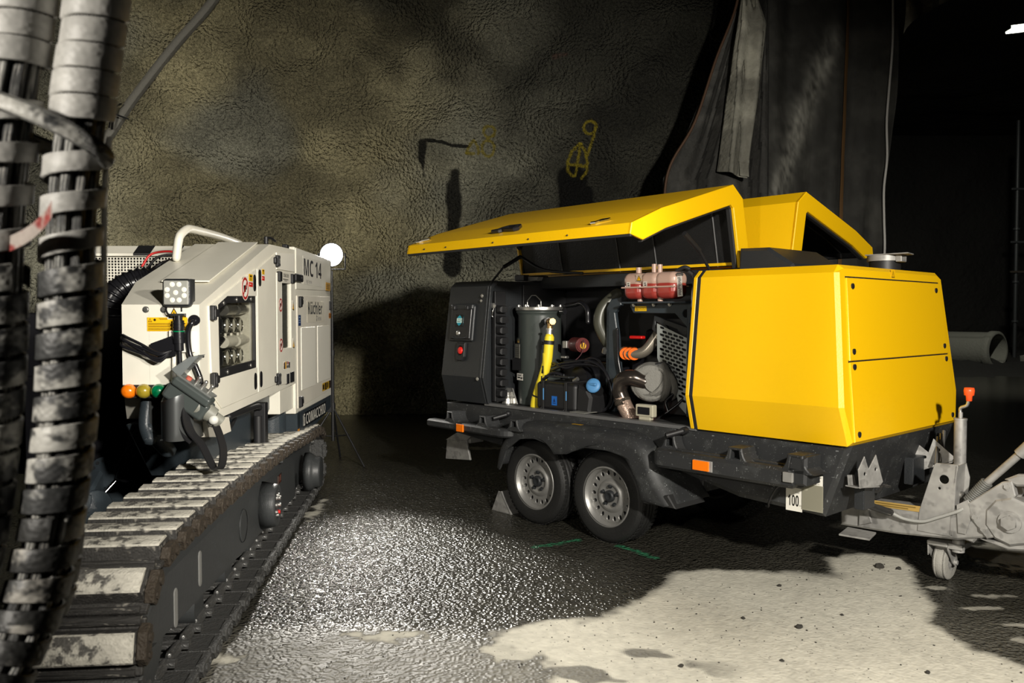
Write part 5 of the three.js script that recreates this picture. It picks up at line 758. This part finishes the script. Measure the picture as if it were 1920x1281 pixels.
// crawler track: frame, wheels, chain and every shoe
{
  const tk = obj('crawler_track', [prXY([[-.55, .15], [-.5, .50], [.3, .555], [1.13, .605], [2.80, .605], [3.03, .47], [3.03, .37], [2.85, .31], [1.95, .265], [.66, .205]], .05, .36, .035), prXY([[-1.98, .12], [-1.98, .40], [-.9, .48], [-.5, .48], [-.5, .12]], .12, .16, .008), cyl([2.85, .385, .1], [2.85, .385, .36], .26, .26, 30), cyl([-1.70, .29, .14], [-1.70, .29, .36], .2, .2, 24), ...[-1.0, -.4, .2, .8, 1.4, 2.0].map((x) => cyl([x, .19, .12], [x, .19, .36], .085, .085, 18)), bx(.0, .09, .55, .60, .04, .2), cyl([.05, .56, .1], [.05, .66, .1], .035)], M.frame, rig, 'grey track frame with its wheels');
  tk.rotation.y = 3.8 * PI / 180; tk.position.set(.005, 0, -.15);
  obj('final_drive', [latheOn([[0, 0], [.125, 0], [.135, -.015], [.135, -.05], [.15, -.07], [.165, -.09], [.165, -.14], [0, -.14]].map(([r, a]) => [r, -a]), [-1.18, .25, -.07], [0, 0, 1], 36)], M.frame, tk);
  const hub = obj('hub_flange', [latheOn([[0, .012], [.085, .012], [.09, 0], [.125, 0], [.132, .012], [.15, .10], [0, .10]], [.78, .405, -.045], [0, 0, 1], 36)], M.frame, tk);
  for (let i = 0; i < 8; i++) { const a = i * PI / 4 + .2; obj('hub_bolt', [cyl([.78 + .062 * cos(a), .405 + .062 * sin(a), -.035], [.78 + .062 * cos(a), .405 + .062 * sin(a), -.052], .014, .012, 6)], i === 5 ? M.red : M.steel, hub); }
  obj('cover_plate', [latheOn([[0, .004], [.09, .004], [.092, 0], [.094, .01], [0, .01]], [1.35, .42, .043], [0, 0, 1], 30)], M.frame, tk);
  for (const [x, y] of [[2.62, .40], [2.25, .45]]) obj('slot', [ext(poly([...Array.from({ length: 7 }, (_, i) => [.022 * cos(i * PI / 6), .06 + .022 * sin(i * PI / 6)]), ...Array.from({ length: 7 }, (_, i) => [-.022 * cos(i * PI / 6), -.06 - .022 * sin(i * PI / 6)])]), .006, .002).translate(x, y, .044)], mat(lin(.22, .22, .21), .5), tk);
  sticker('rusty_plate', .14, .06, sign(64, 32, (x) => { x.fillStyle = '#2b1a14'; x.fillRect(0, 0, 64, 32); bars(x, [[0, 0, 8, 32], [20, 6, 14, 18], [42, 4, 10, 22]], '#7a6a60'); x.fillStyle = '#5a1f14'; x.fillRect(26, 2, 18, 28); }), tk, [.20, .46, .045], SD);
  // path of the chain, resampled at one shoe each
  const P = []; const arc = (cx, cy, r, a0, a1, n) => { for (let i = 0; i <= n; i++) { const a = mix(a0, a1, i / n); P.push([cx + r * cos(a), cy + r * sin(a)]); } };
  P.push([-1.70, .54], [-1.0, .575], [0, .645], [1.0, .68], [2.0, .695], [2.6, .697]); arc(2.85, .38, .315, PI / 2, -PI / 2, 14); P.push([2.0, .065], [0, .065], [-1.5, .065]); arc(-1.70, .30, .235, -PI / 2, -1.5 * PI, 12);
  const L = [0]; for (let i = 1; i < P.length; i++) L.push(L[i - 1] + hypot(P[i][0] - P[i - 1][0], P[i][1] - P[i - 1][1]));
  const total = L.at(-1), n = Math.round(total / .205), at = (s) => { s = ((s % total) + total) % total; let i = 1; while (L[i] < s) i++; const t = (s - L[i - 1]) / (L[i] - L[i - 1]); return [mix(P[i - 1][0], P[i][0], t), mix(P[i - 1][1], P[i][1], t)]; };
  // the top run carries dried mud, the bottom run is wet and dark
  const padG = (v) => { const top = [[-.052, .048], [-.046, .058], [-.02, .061 + v * .002], [.03, .060], [.046, .056], [.052, .048]]; return [prXY(top, .014 + v * .004, .432, .003)]; };
  const baseG = [rb(.198, .022, .45, 0, -.012, .222, .006), prXY([[-.060, -.005], [-.053, .049], [.053, .049], [.060, -.005]], .012, .434, .003), cyl([-.085, 0, .01], [-.085, 0, .44], .018, .018, 8), cyl([.088, -.002, .02], [.088, -.002, .43], .014, .014, 8)];
  const endG = [prXY([[-.07, -.03], [-.078, .0], [-.05, .036], [.04, .038], [.066, .005], [.05, -.035]], -.022, .014, .005), cyl([-.03, 0, -.03], [-.03, 0, .01], .018, .018, 10), cyl([.03, -.006, -.028], [.03, -.006, .01], .013, .013, 10)];
  const linkG = [rb(.15, .06, .035, 0, -.06, .125, .02), rb(.16, .07, .035, 0, -.06, .335, .012), cyl([.09, -.06, .08], [.09, -.06, .37], .022, .022, 10)];
  const pads = [0, 1, 2].map((v) => merged(padG(v))), base = merged(baseG), end = merged(endG), link = merged(linkG);
  const build = (mats) => pads.map((p) => { const g = mergeGeometries([p, base, end, link], true); return [g, mats]; });
  const topKind = build([M.mudShoe, M.darkShoe, M.rust, M.frame]), lowKind = build([M.wetShoe, M.wetShoe, M.wetShoe, M.chain]);
  for (let i = 0; i < n; i++) {
    const s = (i + .35) * total / n, a = at(s - .06), b = at(s + .06), c = at(s), ang = Math.atan2(b[1] - a[1], b[0] - a[0]);
    const low = Math.cos(ang) < -.2 || (c[0] < -1.6 && c[1] < .45), kind = (low ? lowKind : topKind)[(i * 7) % 3];
    const o = new THREE.Mesh(kind[0], kind[1]); o.name = 'track_shoe'; o.castShadow = o.receiveShadow = true;
    o.position.set(c[0], c[1], 0); o.rotation.z = ang + rr(-.015, .015); tk.add(o);
  }
}
// cable remote control lying in the sheet metal tray at the cabinet's corner
{
  const trayM = mat(lin(.10, .105, .105), .3, .6);
  obj('remote_tray', [prZY([[.30, 1.20], [.20, 1.30], [.17, 1.30], [.06, 1.05], [.06, .95], [.27, .94], [.30, 1.0]], 1.40, 1.405, .001), prXY([[1.40, .94], [1.40, 1.20], [1.58, 1.10], [1.585, .98], [1.58, .94]], .0, .006, .001), prXY([[1.40, .94], [1.40, 1.28], [1.58, 1.14], [1.58, .94]], .165, .171, .001), sheet(14, 6, (u, v) => [mix(1.58, 1.66, sin(u * PI)), mix(.94, 1.14 + .06 * u, v), mix(.17, .0, u)], .004), bx(1.40, 1.60, .938, .944, .0, .17, .001)], trayM, rig, 'grey sheet metal tray');
  obj('tray_arm', [tube([[1.40, .92, .3], [1.38, 1.0, .33], [1.36, 1.14, .32], [1.38, 1.18, .3]], .04, 20, 10), tube([[1.30, .84, .24], [1.35, .9, .27], [1.38, .97, .31]], .045, 12, 10)], M.slate, rig);
  const rc = thing('remote_control', 'grey remote control box with joysticks, leaning in the metal tray at the cabinet corner', 'remote control', [0, 0, 0], -88);
  rc.position.copy(rig.position); 
  const q = new THREE.Group(); q.name = 'housing_group';
  const R = new THREE.Matrix4().makeRotationFromEuler(new THREE.Euler(-.62, 0, 0)).setPosition(1.56, 1.15, .03), tf = (g) => [g].flat(9).map((x) => prep(x).applyMatrix4(R));
  const hs = obj('housing', tf([rb(.13, .10, .25, 0, 0, 0, .02, 2), rb(.10, .05, .23, .03, .06, 0, .015, 2)]), mat(lin(.055, .065, .062), .35), rc);
  obj('top_plate', tf([rb(.10, .012, .22, 0, .088, .01, .004)]), mat(lin(.2, .21, .2), .3, .4), hs);
  obj('joystick', tf([-.06, -.02, .02].map((z) => [cyl([.0, .09, z], [0, .125, z], .008), ball(0, .13, z, .012, 8), cyl([-.03, .09, z], [-.03, .115, z], .007)])), M.steel, hs);
  obj('switch', tf([cyl([.02, .09, .06], [.02, .11, .06], .016, .016, 12)]), mat(lin(.5, .12, .08), .4), hs);
  obj('guard', tf([prZY([[.10, .08], [.16, .09], [.12, .20], [.08, .24]], -.05, .045, .004)]), mat(lin(.22, .24, .24), .15, .1, { transparent: true, opacity: .7 }), hs);
  obj('cable_gland', [cyl([1.58, 1.12, -.02], [1.55, 1.06, -.10], .055, .042, 18), cyl([1.55, 1.06, -.10], [1.53, 1.03, -.13], .03, .03, 14), ball(1.55, 1.035, -.095, .035, 12)], mat(lin(.2, .2, .17), .45), hs);
  obj('end_knob', [ball(1.58, 1.045, -.105, .027, 12)], mat(lin(.6, .6, .56), .3), hs);
  const strip = (pts, w, t = .004) => { const c = curve(pts), N = 60, rings = []; for (let i = 0; i <= N; i++) { const p = c.getPoint(i / N), tg = c.getTangent(i / N), side = V(.9, .1, .35).sub(tg.clone().multiplyScalar(tg.dot(V(.9, .1, .35)))).normalize().multiplyScalar(w / 2), nn = tg.clone().cross(side).normalize().multiplyScalar(t); rings.push([[1, 1], [1, -1], [-1, -1], [-1, 1]].map(([a, b]) => p.clone().addScaledVector(side, a).addScaledVector(nn, b).toArray())); } return loft(rings); };
  obj('strap', [strip([[1.60, 1.12, .03], [1.63, 1.05, .02], [1.61, .98, .0], [1.60, .92, -.045], [1.60, .84, -.085], [1.60, .79, -.115], [1.60, .80, -.15], [1.58, .88, -.155], [1.56, .96, -.13], [1.55, 1.03, -.10]], .055), strip([[1.62, 1.10, .035], [1.63, 1.02, .05], [1.62, .96, .03], [1.61, .93, .005]], .03)], M.black, rc, 'black carrying strap hanging in a loop');
  obj('strap_ring', [new THREE.TorusGeometry(.018, .004, 6, 16).rotateY(.6).translate(1.55, 1.09, -.09), new THREE.TorusGeometry(.014, .004, 6, 16).rotateY(.9).translate(1.57, 1.125, -.05)], M.steel, rc);
}
// ---------------------------------------------------------------- hose bundles hanging close to the lens
{
  const frames = (pts, N) => { const c = curve(pts), out = []; let nrm = V(1, 0, .2); const len = c.getLength(); for (let i = 0; i <= N; i++) { const p = c.getPointAt(i / N), t = c.getTangentAt(i / N); nrm.sub(t.clone().multiplyScalar(nrm.dot(t))).normalize(); out.push({ p, t, n: nrm.clone(), b: t.clone().cross(nrm), s: len * i / N }); } return { f: out, len, at(s) { const x = clamp(s / len) * N, i = min(N - 1, floor(x)), k = x - i, A = out[i], B = out[i + 1]; const l = (q) => A[q].clone().lerp(B[q], k); return { p: l('p'), n: l('n'), b: l('b'), t: l('t') }; } }; };
  // flat helical band of width w round the bundle between arc lengths s0 and s1
  const band = (F, R, s0, s1, pitch, w, th, phase, wob = 0) => {
    const turns = (s1 - s0) / pitch, N = Math.ceil(turns * 26), pos = [], uv = [], idx = [];
    for (let i = 0; i <= N; i++) {
      const a = phase + i / N * turns * 2 * PI, s = s0 + (s1 - s0) * i / N, q = wob * vn(i * .09, phase * 7);
      for (const [ds, r] of [[-.5, R + q], [-.46, R + th + q], [.46, R + th + q], [.5, R + q]]) { const f = F.at(s + ds * w), c = f.n.clone().multiplyScalar(cos(a)).addScaledVector(f.b, sin(a)); const p = f.p.clone().addScaledVector(c, r); pos.push(p.x, p.y, p.z); uv.push(a * R, s + ds * w); }
      if (i < N) for (let k = 0; k < 3; k++) { const o = i * 4 + k; idx.push(o, o + 4, o + 1, o + 1, o + 4, o + 5); }
    }
    const g = new THREE.BufferGeometry(); g.setAttribute('position', new THREE.Float32BufferAttribute(pos, 3)); g.setAttribute('uv', new THREE.Float32BufferAttribute(uv, 2)); g.setIndex(idx); g.computeVertexNormals(); return g;
  };
  const bundle = (label, pts, R, cuts, phase) => {
    const o = thing('hose_bundle', label, 'hose bundle', [0, 0, 0], 0), F = frames(pts, 120);
    // inner hoses
    const core = []; for (let k = 0; k < 8; k++) { const a = k * PI / 4 + phase, line = []; for (let i = 0; i <= 24; i++) { const f = F.at(F.len * i / 24), tw = a + i * .05; line.push(f.p.clone().addScaledVector(f.n, cos(tw) * R * .70).addScaledVector(f.b, sin(tw) * R * .70)); } core.push(new THREE.TubeGeometry(new THREE.CatmullRomCurve3(line), 70, R * .235, 9)); }
    const mid = []; for (let i = 0; i <= 12; i++) mid.push(F.at(F.len * i / 12).p);
    core.forEach((g, k) => obj('hose', [g], k % 3 ? M.hoseMid : M.hoseLow, o, null, true));
    obj('inner_hose', [new THREE.TubeGeometry(new THREE.CatmullRomCurve3(mid), 60, R * .55, 12)], M.rubber, o);
    for (const [s0, s1, pitch, w, m] of cuts) obj('spiral_wrap', [band(F, R, s0 * F.len, s1 * F.len, pitch, w, .006, phase + s0 * 9, .004)], m, o, null, true);
    return o;
  };
  const hA = bundle('right one of two thick muddy hose bundles wrapped in spiral guard', [[-.655, 2.42, -1.40], [-.688, 2.12, -1.40], [-.715, 1.95, -1.40], [-.735, 1.78, -1.40], [-.742, 1.60, -1.40], [-.755, 1.41, -1.40], [-.775, 1.24, -1.39], [-.80, 1.10, -1.36], [-.835, .98, -1.30]], .042, [[-.02, .335, .042, .040, M.hoseHi], [.36, .505, .066, .034, M.hoseHi], [.505, .80, .052, .043, M.hoseMid], [.80, 1.0, .052, .040, M.hoseLow]], 0);
  const hB = bundle('left one of the two thick muddy hose bundles, at the very edge of the picture', [[-.765, 2.42, -1.38], [-.80, 2.12, -1.38], [-.82, 1.95, -1.37], [-.835, 1.78, -1.36], [-.845, 1.60, -1.36], [-.86, 1.41, -1.36], [-.875, 1.24, -1.34], [-.90, 1.05, -1.30]], .043, [[-.02, .30, .043, .041, M.hoseHi], [.34, .55, .07, .034, M.hoseHi], [.55, 1.0, .052, .044, M.hoseMid]], 1.7);
  const hC = bundle('lower hose bundle bending inward behind the right hanging bundle', [[-.835, 1.42, -1.55], [-.845, 1.28, -1.55], [-.85, 1.16, -1.54], [-.865, 1.06, -1.51], [-.91, .99, -1.44]], .038, [[0, 1, .05, .042, M.hoseLow]], .6);
  tag(obj('clamp_ring', [new THREE.TorusGeometry(.12, .013, 12, 48).scale(1.02, .62, 1.15).rotateX(PI / 2 - .30).rotateZ(-.36).translate(-.78, 1.905, -1.37)], M.hoseMid), 'grey muddy ring strapped round both hanging hose bundles', 'ring');
  tag(obj('webbing_strap', [grid(30, 3, (u, v) => { const x = mix(-.90, -.695, u); return [x, 1.695 + .055 * u * u + .02 * (v - .5) * 1.2 + .012 * u, -1.315 - .02 * sin(u * PI) + .05 * u * u * u]; }), ], mat(0xffffff, .8, 0, { side: THREE.DoubleSide, map: mudTex(.6, 11, [.25, .03, .025], [.42, .36, .32]) })), 'faded red webbing strap tied across the hose bundles', 'strap');
  tag(obj('rim_light_tube', [tube([[-.686, 1.90, -1.43], [-.694, 1.83, -1.43], [-.697, 1.75, -1.43], [-.699, 1.66, -1.43], [-.70, 1.58, -1.43]], .0055, 30, 8)], M.offWhite), 'thin white tube standing for rim light along the right edge of the hose bundles', 'tube');  // white strand stands in for the rim light on the hoses
}
// ---------------------------------------------------------------- tripod floodlight behind the rig
{
  const p = [-1.93, 0, -8.95], t = thing('floodlight', 'lit floodlight on a thin black tripod behind the rig', 'floodlight', p, 0);
  for (let i = 0; i < 3; i++) { const a = i * 2 * PI / 3 + .5; obj('leg', [cyl([0, .62, 0], [.42 * cos(a), .012, .42 * sin(a)], .011, .011, 8), cyl([0, .30, 0], [.22 * cos(a), .33, .22 * sin(a)], .007, .007, 6), ball(.42 * cos(a), .012, .42 * sin(a), .014, 6)], M.black, t); }
  obj('pole', [cyl([0, .25, 0], [0, 1.2, 0], .018), cyl([0, 1.2, 0], [0, 2.08, 0], .013), cyl([0, 1.17, 0], [0, 1.23, 0], .026), cyl([0, .58, 0], [0, .66, 0], .028)], M.black, t);
  const h = obj('lamp_head', [latheOn([[0, -.10], [.07, -.095], [.10, -.05], [.125, .0], [.13, .02], [.12, .02], [.10, -.02], [0, -.04]], [0, 2.25, 0], [0, 0, 1], 32), bx(-.15, -.138, 2.10, 2.27, -.02, .02), bx(.138, .15, 2.10, 2.27, -.02, .02), bx(-.15, .15, 2.09, 2.104, -.02, .02)], M.black, t);
  const g = mat(0xffffff, .4, 0, { emissive: new THREE.Color(1, .98, .93), emissiveIntensity: 90 });
  obj('lamp_glass', [latheOn([[0, .045], [.06, .04], [.10, .028], [.121, .012], [.118, .0], [0, .0]], [0, 2.25, 0], [0, 0, 1], 32)], g, h, 'glowing lamp glass');
  spot(p[0], 2.25, p[2] + .06, -.85, 0, -5.1, 235, 17.5, .9, 0xfffaf0, 8);
}
// ---------------------------------------------------------------- tunnel lamp, pipes and culvert far to the right
{
  const t = thing('tunnel_lamp', 'lit white strip lamp high in the dark tunnel at the right', 'lamp', [9.85, 7.02, -16], 0); t.rotation.z = .12;
  obj('lamp_housing', [rb(.9, .10, .22, 0, .09, 0, .03)], M.galv, t);
  obj('lamp_tube', [rb(.86, .05, .2, 0, .03, .0, .02, 2), rb(.86, .12, .02, 0, .05, .10, .008)], mat(0xffffff, .4, 0, { emissive: new THREE.Color(.95, 1, .82), emissiveIntensity: 6 }), t, 'glowing tube');
  spot(9.85, 6.9, -15.85, 12.5, 0, -23, 90, 58, .7, 0xfffdf0, 6);
  const cp = thing('concrete_pipe', 'short concrete culvert pipe lying in the dark beyond the trailer nose', 'concrete pipe', [13.5, .60, -24.6], 0); cp.rotation.y = .55;
  obj('pipe_wall', [latheOn([[.44, -.8], [.44, .85], [.50, .85], [.555, .82], [.56, .65], [.52, .6], [.52, -.7], [.56, -.75], [.56, -.8], [.44, -.8]], [0, 0, 0], [0, 0, 1], 44)], mat(lin(.26, .26, .22), .85, 0, { bumpMap: clodB, bumpScale: .01 }), cp);
  const rack = thing('pipe_column', 'pair of thin vertical steel pipes joined by brackets at the far right of the tunnel', 'pipes', [15.6, 0, -25.4], 0);
  for (const x of [-.28, .28]) obj('pipe', [cyl([x, .1, 0], [x, 7.5, 0], .055, .055, 12), ...[1.4, 2.6, 4.2].map((y) => cyl([x, y, 0], [x, y + .06, 0], .1, .1, 12))], M.frame, rack);
  for (const y of [2.9, 3.8, 5.4]) obj('cross_bracket', [bx(-.5, .4, y, y + .06, .05, .1)], y < 3 ? M.rust : M.frame, rack);
  const bl = thing('concrete_block', 'broken concrete block lying beside the culvert pipe', 'concrete block', [15.0, 0.08, -24.0], 0);
  obj('block_body', [prXY([[-.22, 0], [-.26, .36], [.2, .42], [.26, .05]], -.2, .2, .03)], mat(lin(.4, .39, .33), .85, 0, { bumpMap: clodB, bumpScale: .01 }), bl);
  const bank = obj('muck_bank', [grid(70, 24, (u, v) => { const x = mix(5.2, 21.5, u), z = mix(-21.5, -33, v); return [x, -.06 + .42 * sstep(0, .3, v) * (.4 + fbm(x * .8, z * .8, 4)) + .1 * fbm(x * 3, z * 3, 3), z]; })], mat(lin(.035, .034, .03), .75, 0, { bumpMap: clodB, bumpScale: .04 }));
  bank.userData.kind = 'structure';
}
// ---------------------------------------------------------------- tarpaulins at the mouth of the tunnel
{
  const clothT = dataTex(512, 512, (u, v, c) => { const n = fbm(u * 7, v * 7, 5, 7), s = fbm(u * 40, v * 22, 2, 40), k = .035 + .06 * sstep(.35, .8, n) + .02 * s; c[0] = k; c[1] = k * .97; c[2] = k * .86; }, { repeat: [.45, .45] });
  const weaveB = dataTex(256, 256, (u, v, c) => { c[0] = c[1] = c[2] = fbm(u * 24, v * 24, 4, 24); }, { srgb: false, repeat: [1.2, 1.2] });
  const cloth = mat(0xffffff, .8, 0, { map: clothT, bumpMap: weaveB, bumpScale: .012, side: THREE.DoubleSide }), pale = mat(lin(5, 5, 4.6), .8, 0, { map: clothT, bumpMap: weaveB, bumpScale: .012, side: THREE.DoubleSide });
  const uvM = (g) => prep(g);
  // the large sheet has its own map: a streak of light painted down to the left
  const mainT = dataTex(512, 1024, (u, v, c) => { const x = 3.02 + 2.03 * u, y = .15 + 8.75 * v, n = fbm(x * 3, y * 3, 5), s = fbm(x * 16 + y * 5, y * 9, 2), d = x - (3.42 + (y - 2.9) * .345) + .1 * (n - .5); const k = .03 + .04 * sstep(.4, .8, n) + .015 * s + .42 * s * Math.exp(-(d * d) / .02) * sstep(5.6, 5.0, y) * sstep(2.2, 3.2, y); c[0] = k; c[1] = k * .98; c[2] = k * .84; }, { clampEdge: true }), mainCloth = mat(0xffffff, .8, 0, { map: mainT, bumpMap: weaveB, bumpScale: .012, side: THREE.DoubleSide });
  const Z0 = -11.25;
  // ridge: a fold shaped to carry the light streak down to the left
  const main = (x, y) => { const d = x - (3.35 + (y - 2.9) * .325), lightFold = Math.exp(-(d * d) / .035) * sstep(6.2, 5.3, y); return Z0 + .05 * sin(x * 7.3 + y * .35) + .035 * sin(x * 15 - y * .6 + 2) + .10 * sin(x * 2.4 + 1) + .12 * lightFold + .03 * P2.noise(x * 3, y * 1.5, 3); };
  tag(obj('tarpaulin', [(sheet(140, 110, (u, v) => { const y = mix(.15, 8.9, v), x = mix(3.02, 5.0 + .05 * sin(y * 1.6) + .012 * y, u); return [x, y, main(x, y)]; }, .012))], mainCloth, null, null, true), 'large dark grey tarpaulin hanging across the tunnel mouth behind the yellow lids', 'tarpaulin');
  const edge = (y) => .965 * (y > 4.9 ? mix(2.72, 3.08, (y - 4.9) / .9) : y > 3.4 ? mix(2.02, 2.72, Math.pow((y - 3.4) / 1.5, .8)) : mix(1.9, 2.02, y / 3.4));
  tag(obj('tarpaulin', [uvM(sheet(60, 90, (u, v) => { const y = mix(.6, 8.9, v), x0 = edge(y), x = mix(x0, max(3.3, x0 + .25), u); return [x, y, Z0 + .42 + .07 * sin(u * 12 + y * .5) * (1 - .3 * v) + .04 * sin(u * 25 + y)]; }, .012))], cloth, null, null, true), 'narrow tarpaulin drawn aside in folds, left of the paler folded flap', 'tarpaulin');
  const flapS = (u, v) => { const y = mix(3.38, 5.95, v) + .10 * (1 - v) * (.5 - u), xl = mix(2.60, 2.92, v), xr = v < .75 ? mix(2.96, 3.22, v / .75) : mix(3.22, 3.0, (v - .75) / .25), x = mix(xl, xr, u); return [x, y, Z0 + .66 + .07 * sin(u * PI) + .05 * sin(u * 9 + y * 1.3) + .04 * P2.noise(x * 4, y * 2, 1) - .05 * v]; };
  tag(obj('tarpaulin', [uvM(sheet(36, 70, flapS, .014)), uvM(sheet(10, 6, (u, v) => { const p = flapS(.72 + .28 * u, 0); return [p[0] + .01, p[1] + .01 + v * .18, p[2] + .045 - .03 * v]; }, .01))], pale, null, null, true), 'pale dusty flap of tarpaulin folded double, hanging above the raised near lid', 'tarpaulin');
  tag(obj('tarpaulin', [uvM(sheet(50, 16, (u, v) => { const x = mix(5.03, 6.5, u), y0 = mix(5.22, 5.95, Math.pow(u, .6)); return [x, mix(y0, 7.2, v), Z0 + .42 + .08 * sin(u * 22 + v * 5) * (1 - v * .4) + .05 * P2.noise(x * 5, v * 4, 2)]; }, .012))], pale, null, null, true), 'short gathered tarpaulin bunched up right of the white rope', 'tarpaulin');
  tag(obj('strap', [uvM(sheet(2, 60, (u, v) => { const y = mix(1.9, 8.9, v), x = 4.44 + (y - 2.9) * .0235 + (u - .5) * .05; return [x, y, main(x, y) + .025]; }, .006))], mat(lin(.16, .085, .03), .7), null, null, true), 'brown webbing strap hanging straight down the large tarpaulin', 'strap');
  tag(obj('rope', tube([8.6, 7.4, 6.4, 5.8, 5.2, 4.6, 4.17, 3.7, 3.3, 2.9, 2.47, 2.0].map((y, i) => [5.03 + (y - 5.8) * .012 - .03 * (y < 4.3) + .016 * sin(i * 2.1), y, main(5.0, y) + .06]), .016, 80, 8), M.paper), 'white rope hanging down the right edge of the large tarpaulin', 'rope');
  tag(obj('cable', tube([[3.02, 6.4, .58], [2.98, 5.6, .58], [2.7, 4.85, .58], [2.42, 4.05, .58], [2.1, 3.5, .57], [2.02, 3.0, .56], [1.96, 2.2, .56]].map(([x, y, d]) => [x * .958, y, Z0 + d]), .018, 60, 7), mat(lin(.1, .05, .025), .6)), 'thin brown cable along the slanting edge of the drawn-aside tarpaulin', 'cable');
}
// ---------------------------------------------------------------- loose stones on the dry patch
{
  const stoneM = mat(lin(.06, .055, .045), .85, 0, { bumpMap: clodB, bumpScale: .004 });
  const mk = (s) => { const g = new THREE.IcosahedronGeometry(1, 2), p = g.attributes.position; for (let i = 0; i < p.count; i++) { const x = p.getX(i), y = p.getY(i), z = p.getZ(i), k = 1 + .35 * P2.noise(x * 1.4 + s, y * 1.4, z * 1.4); p.setXYZ(i, x * k, y * k * .6, z * k * .8); } g.computeVertexNormals(); return metreUV(g); };
  const gs = [mk(1), mk(5), mk(9)];
  const spots = [[2.33, -5.24, .028, 'largest dark stone on the pale dry floor, left of the small jockey wheel'], [2.44, -5.21, .017, 'smaller dark stone between the largest stone and the jockey wheel'],
    [1.58, -4.88, .013, 'flat dark stone near the upper edge of the dry patch, below the tray cable'], [1.22, -4.35, .012, 'dark stone near the middle of the dry patch, further left of two'], [1.47, -4.22, .020, 'dark stone with a damp spot in the middle of the dry patch'],
    [1.76, -4.4, .010, 'tiny stone in the right half of the dry patch'], [.77, -3.75, .013, 'leftmost stone near the bottom edge of the picture'], [1.25, -3.81, .011, 'stone near the bottom edge, below the middle of the dry patch'], [1.86, -3.68, .013, 'rightmost stone near the bottom edge of the picture']];
  spots.forEach(([x, z, r, label], i) => { const o = new THREE.Mesh(gs[i % 3], stoneM); o.name = numbered('stone'); o.position.set(x, r * .45, z); o.scale.setScalar(r); o.rotation.y = i * 1.7; o.castShadow = o.receiveShadow = true; scene.add(o); tag(o, label, 'stone'); });
  // finer grit, too small to count
  const grit = new THREE.InstancedMesh(gs[1], stoneM, 420), m4 = new THREE.Matrix4(), q4 = new THREE.Quaternion();
  for (let i = 0; i < 420; i++) { const r = rr(.002, .0055), x = rr(-1.2, 2.6), z = rr(-5.6, -3.5); q4.setFromAxisAngle(V(0, 1, 0), rr(0, 6)); m4.compose(V(x, r * .4, z), q4, V(r, r, r)); grit.setMatrixAt(i, m4); }
  grit.name = 'grit'; grit.castShadow = grit.receiveShadow = true; scene.add(grit); grit.userData.kind = 'stuff'; grit.userData.label = 'fine dark grit strewn over the floor in front of the machines';
}
renderer.render(scene, camera);
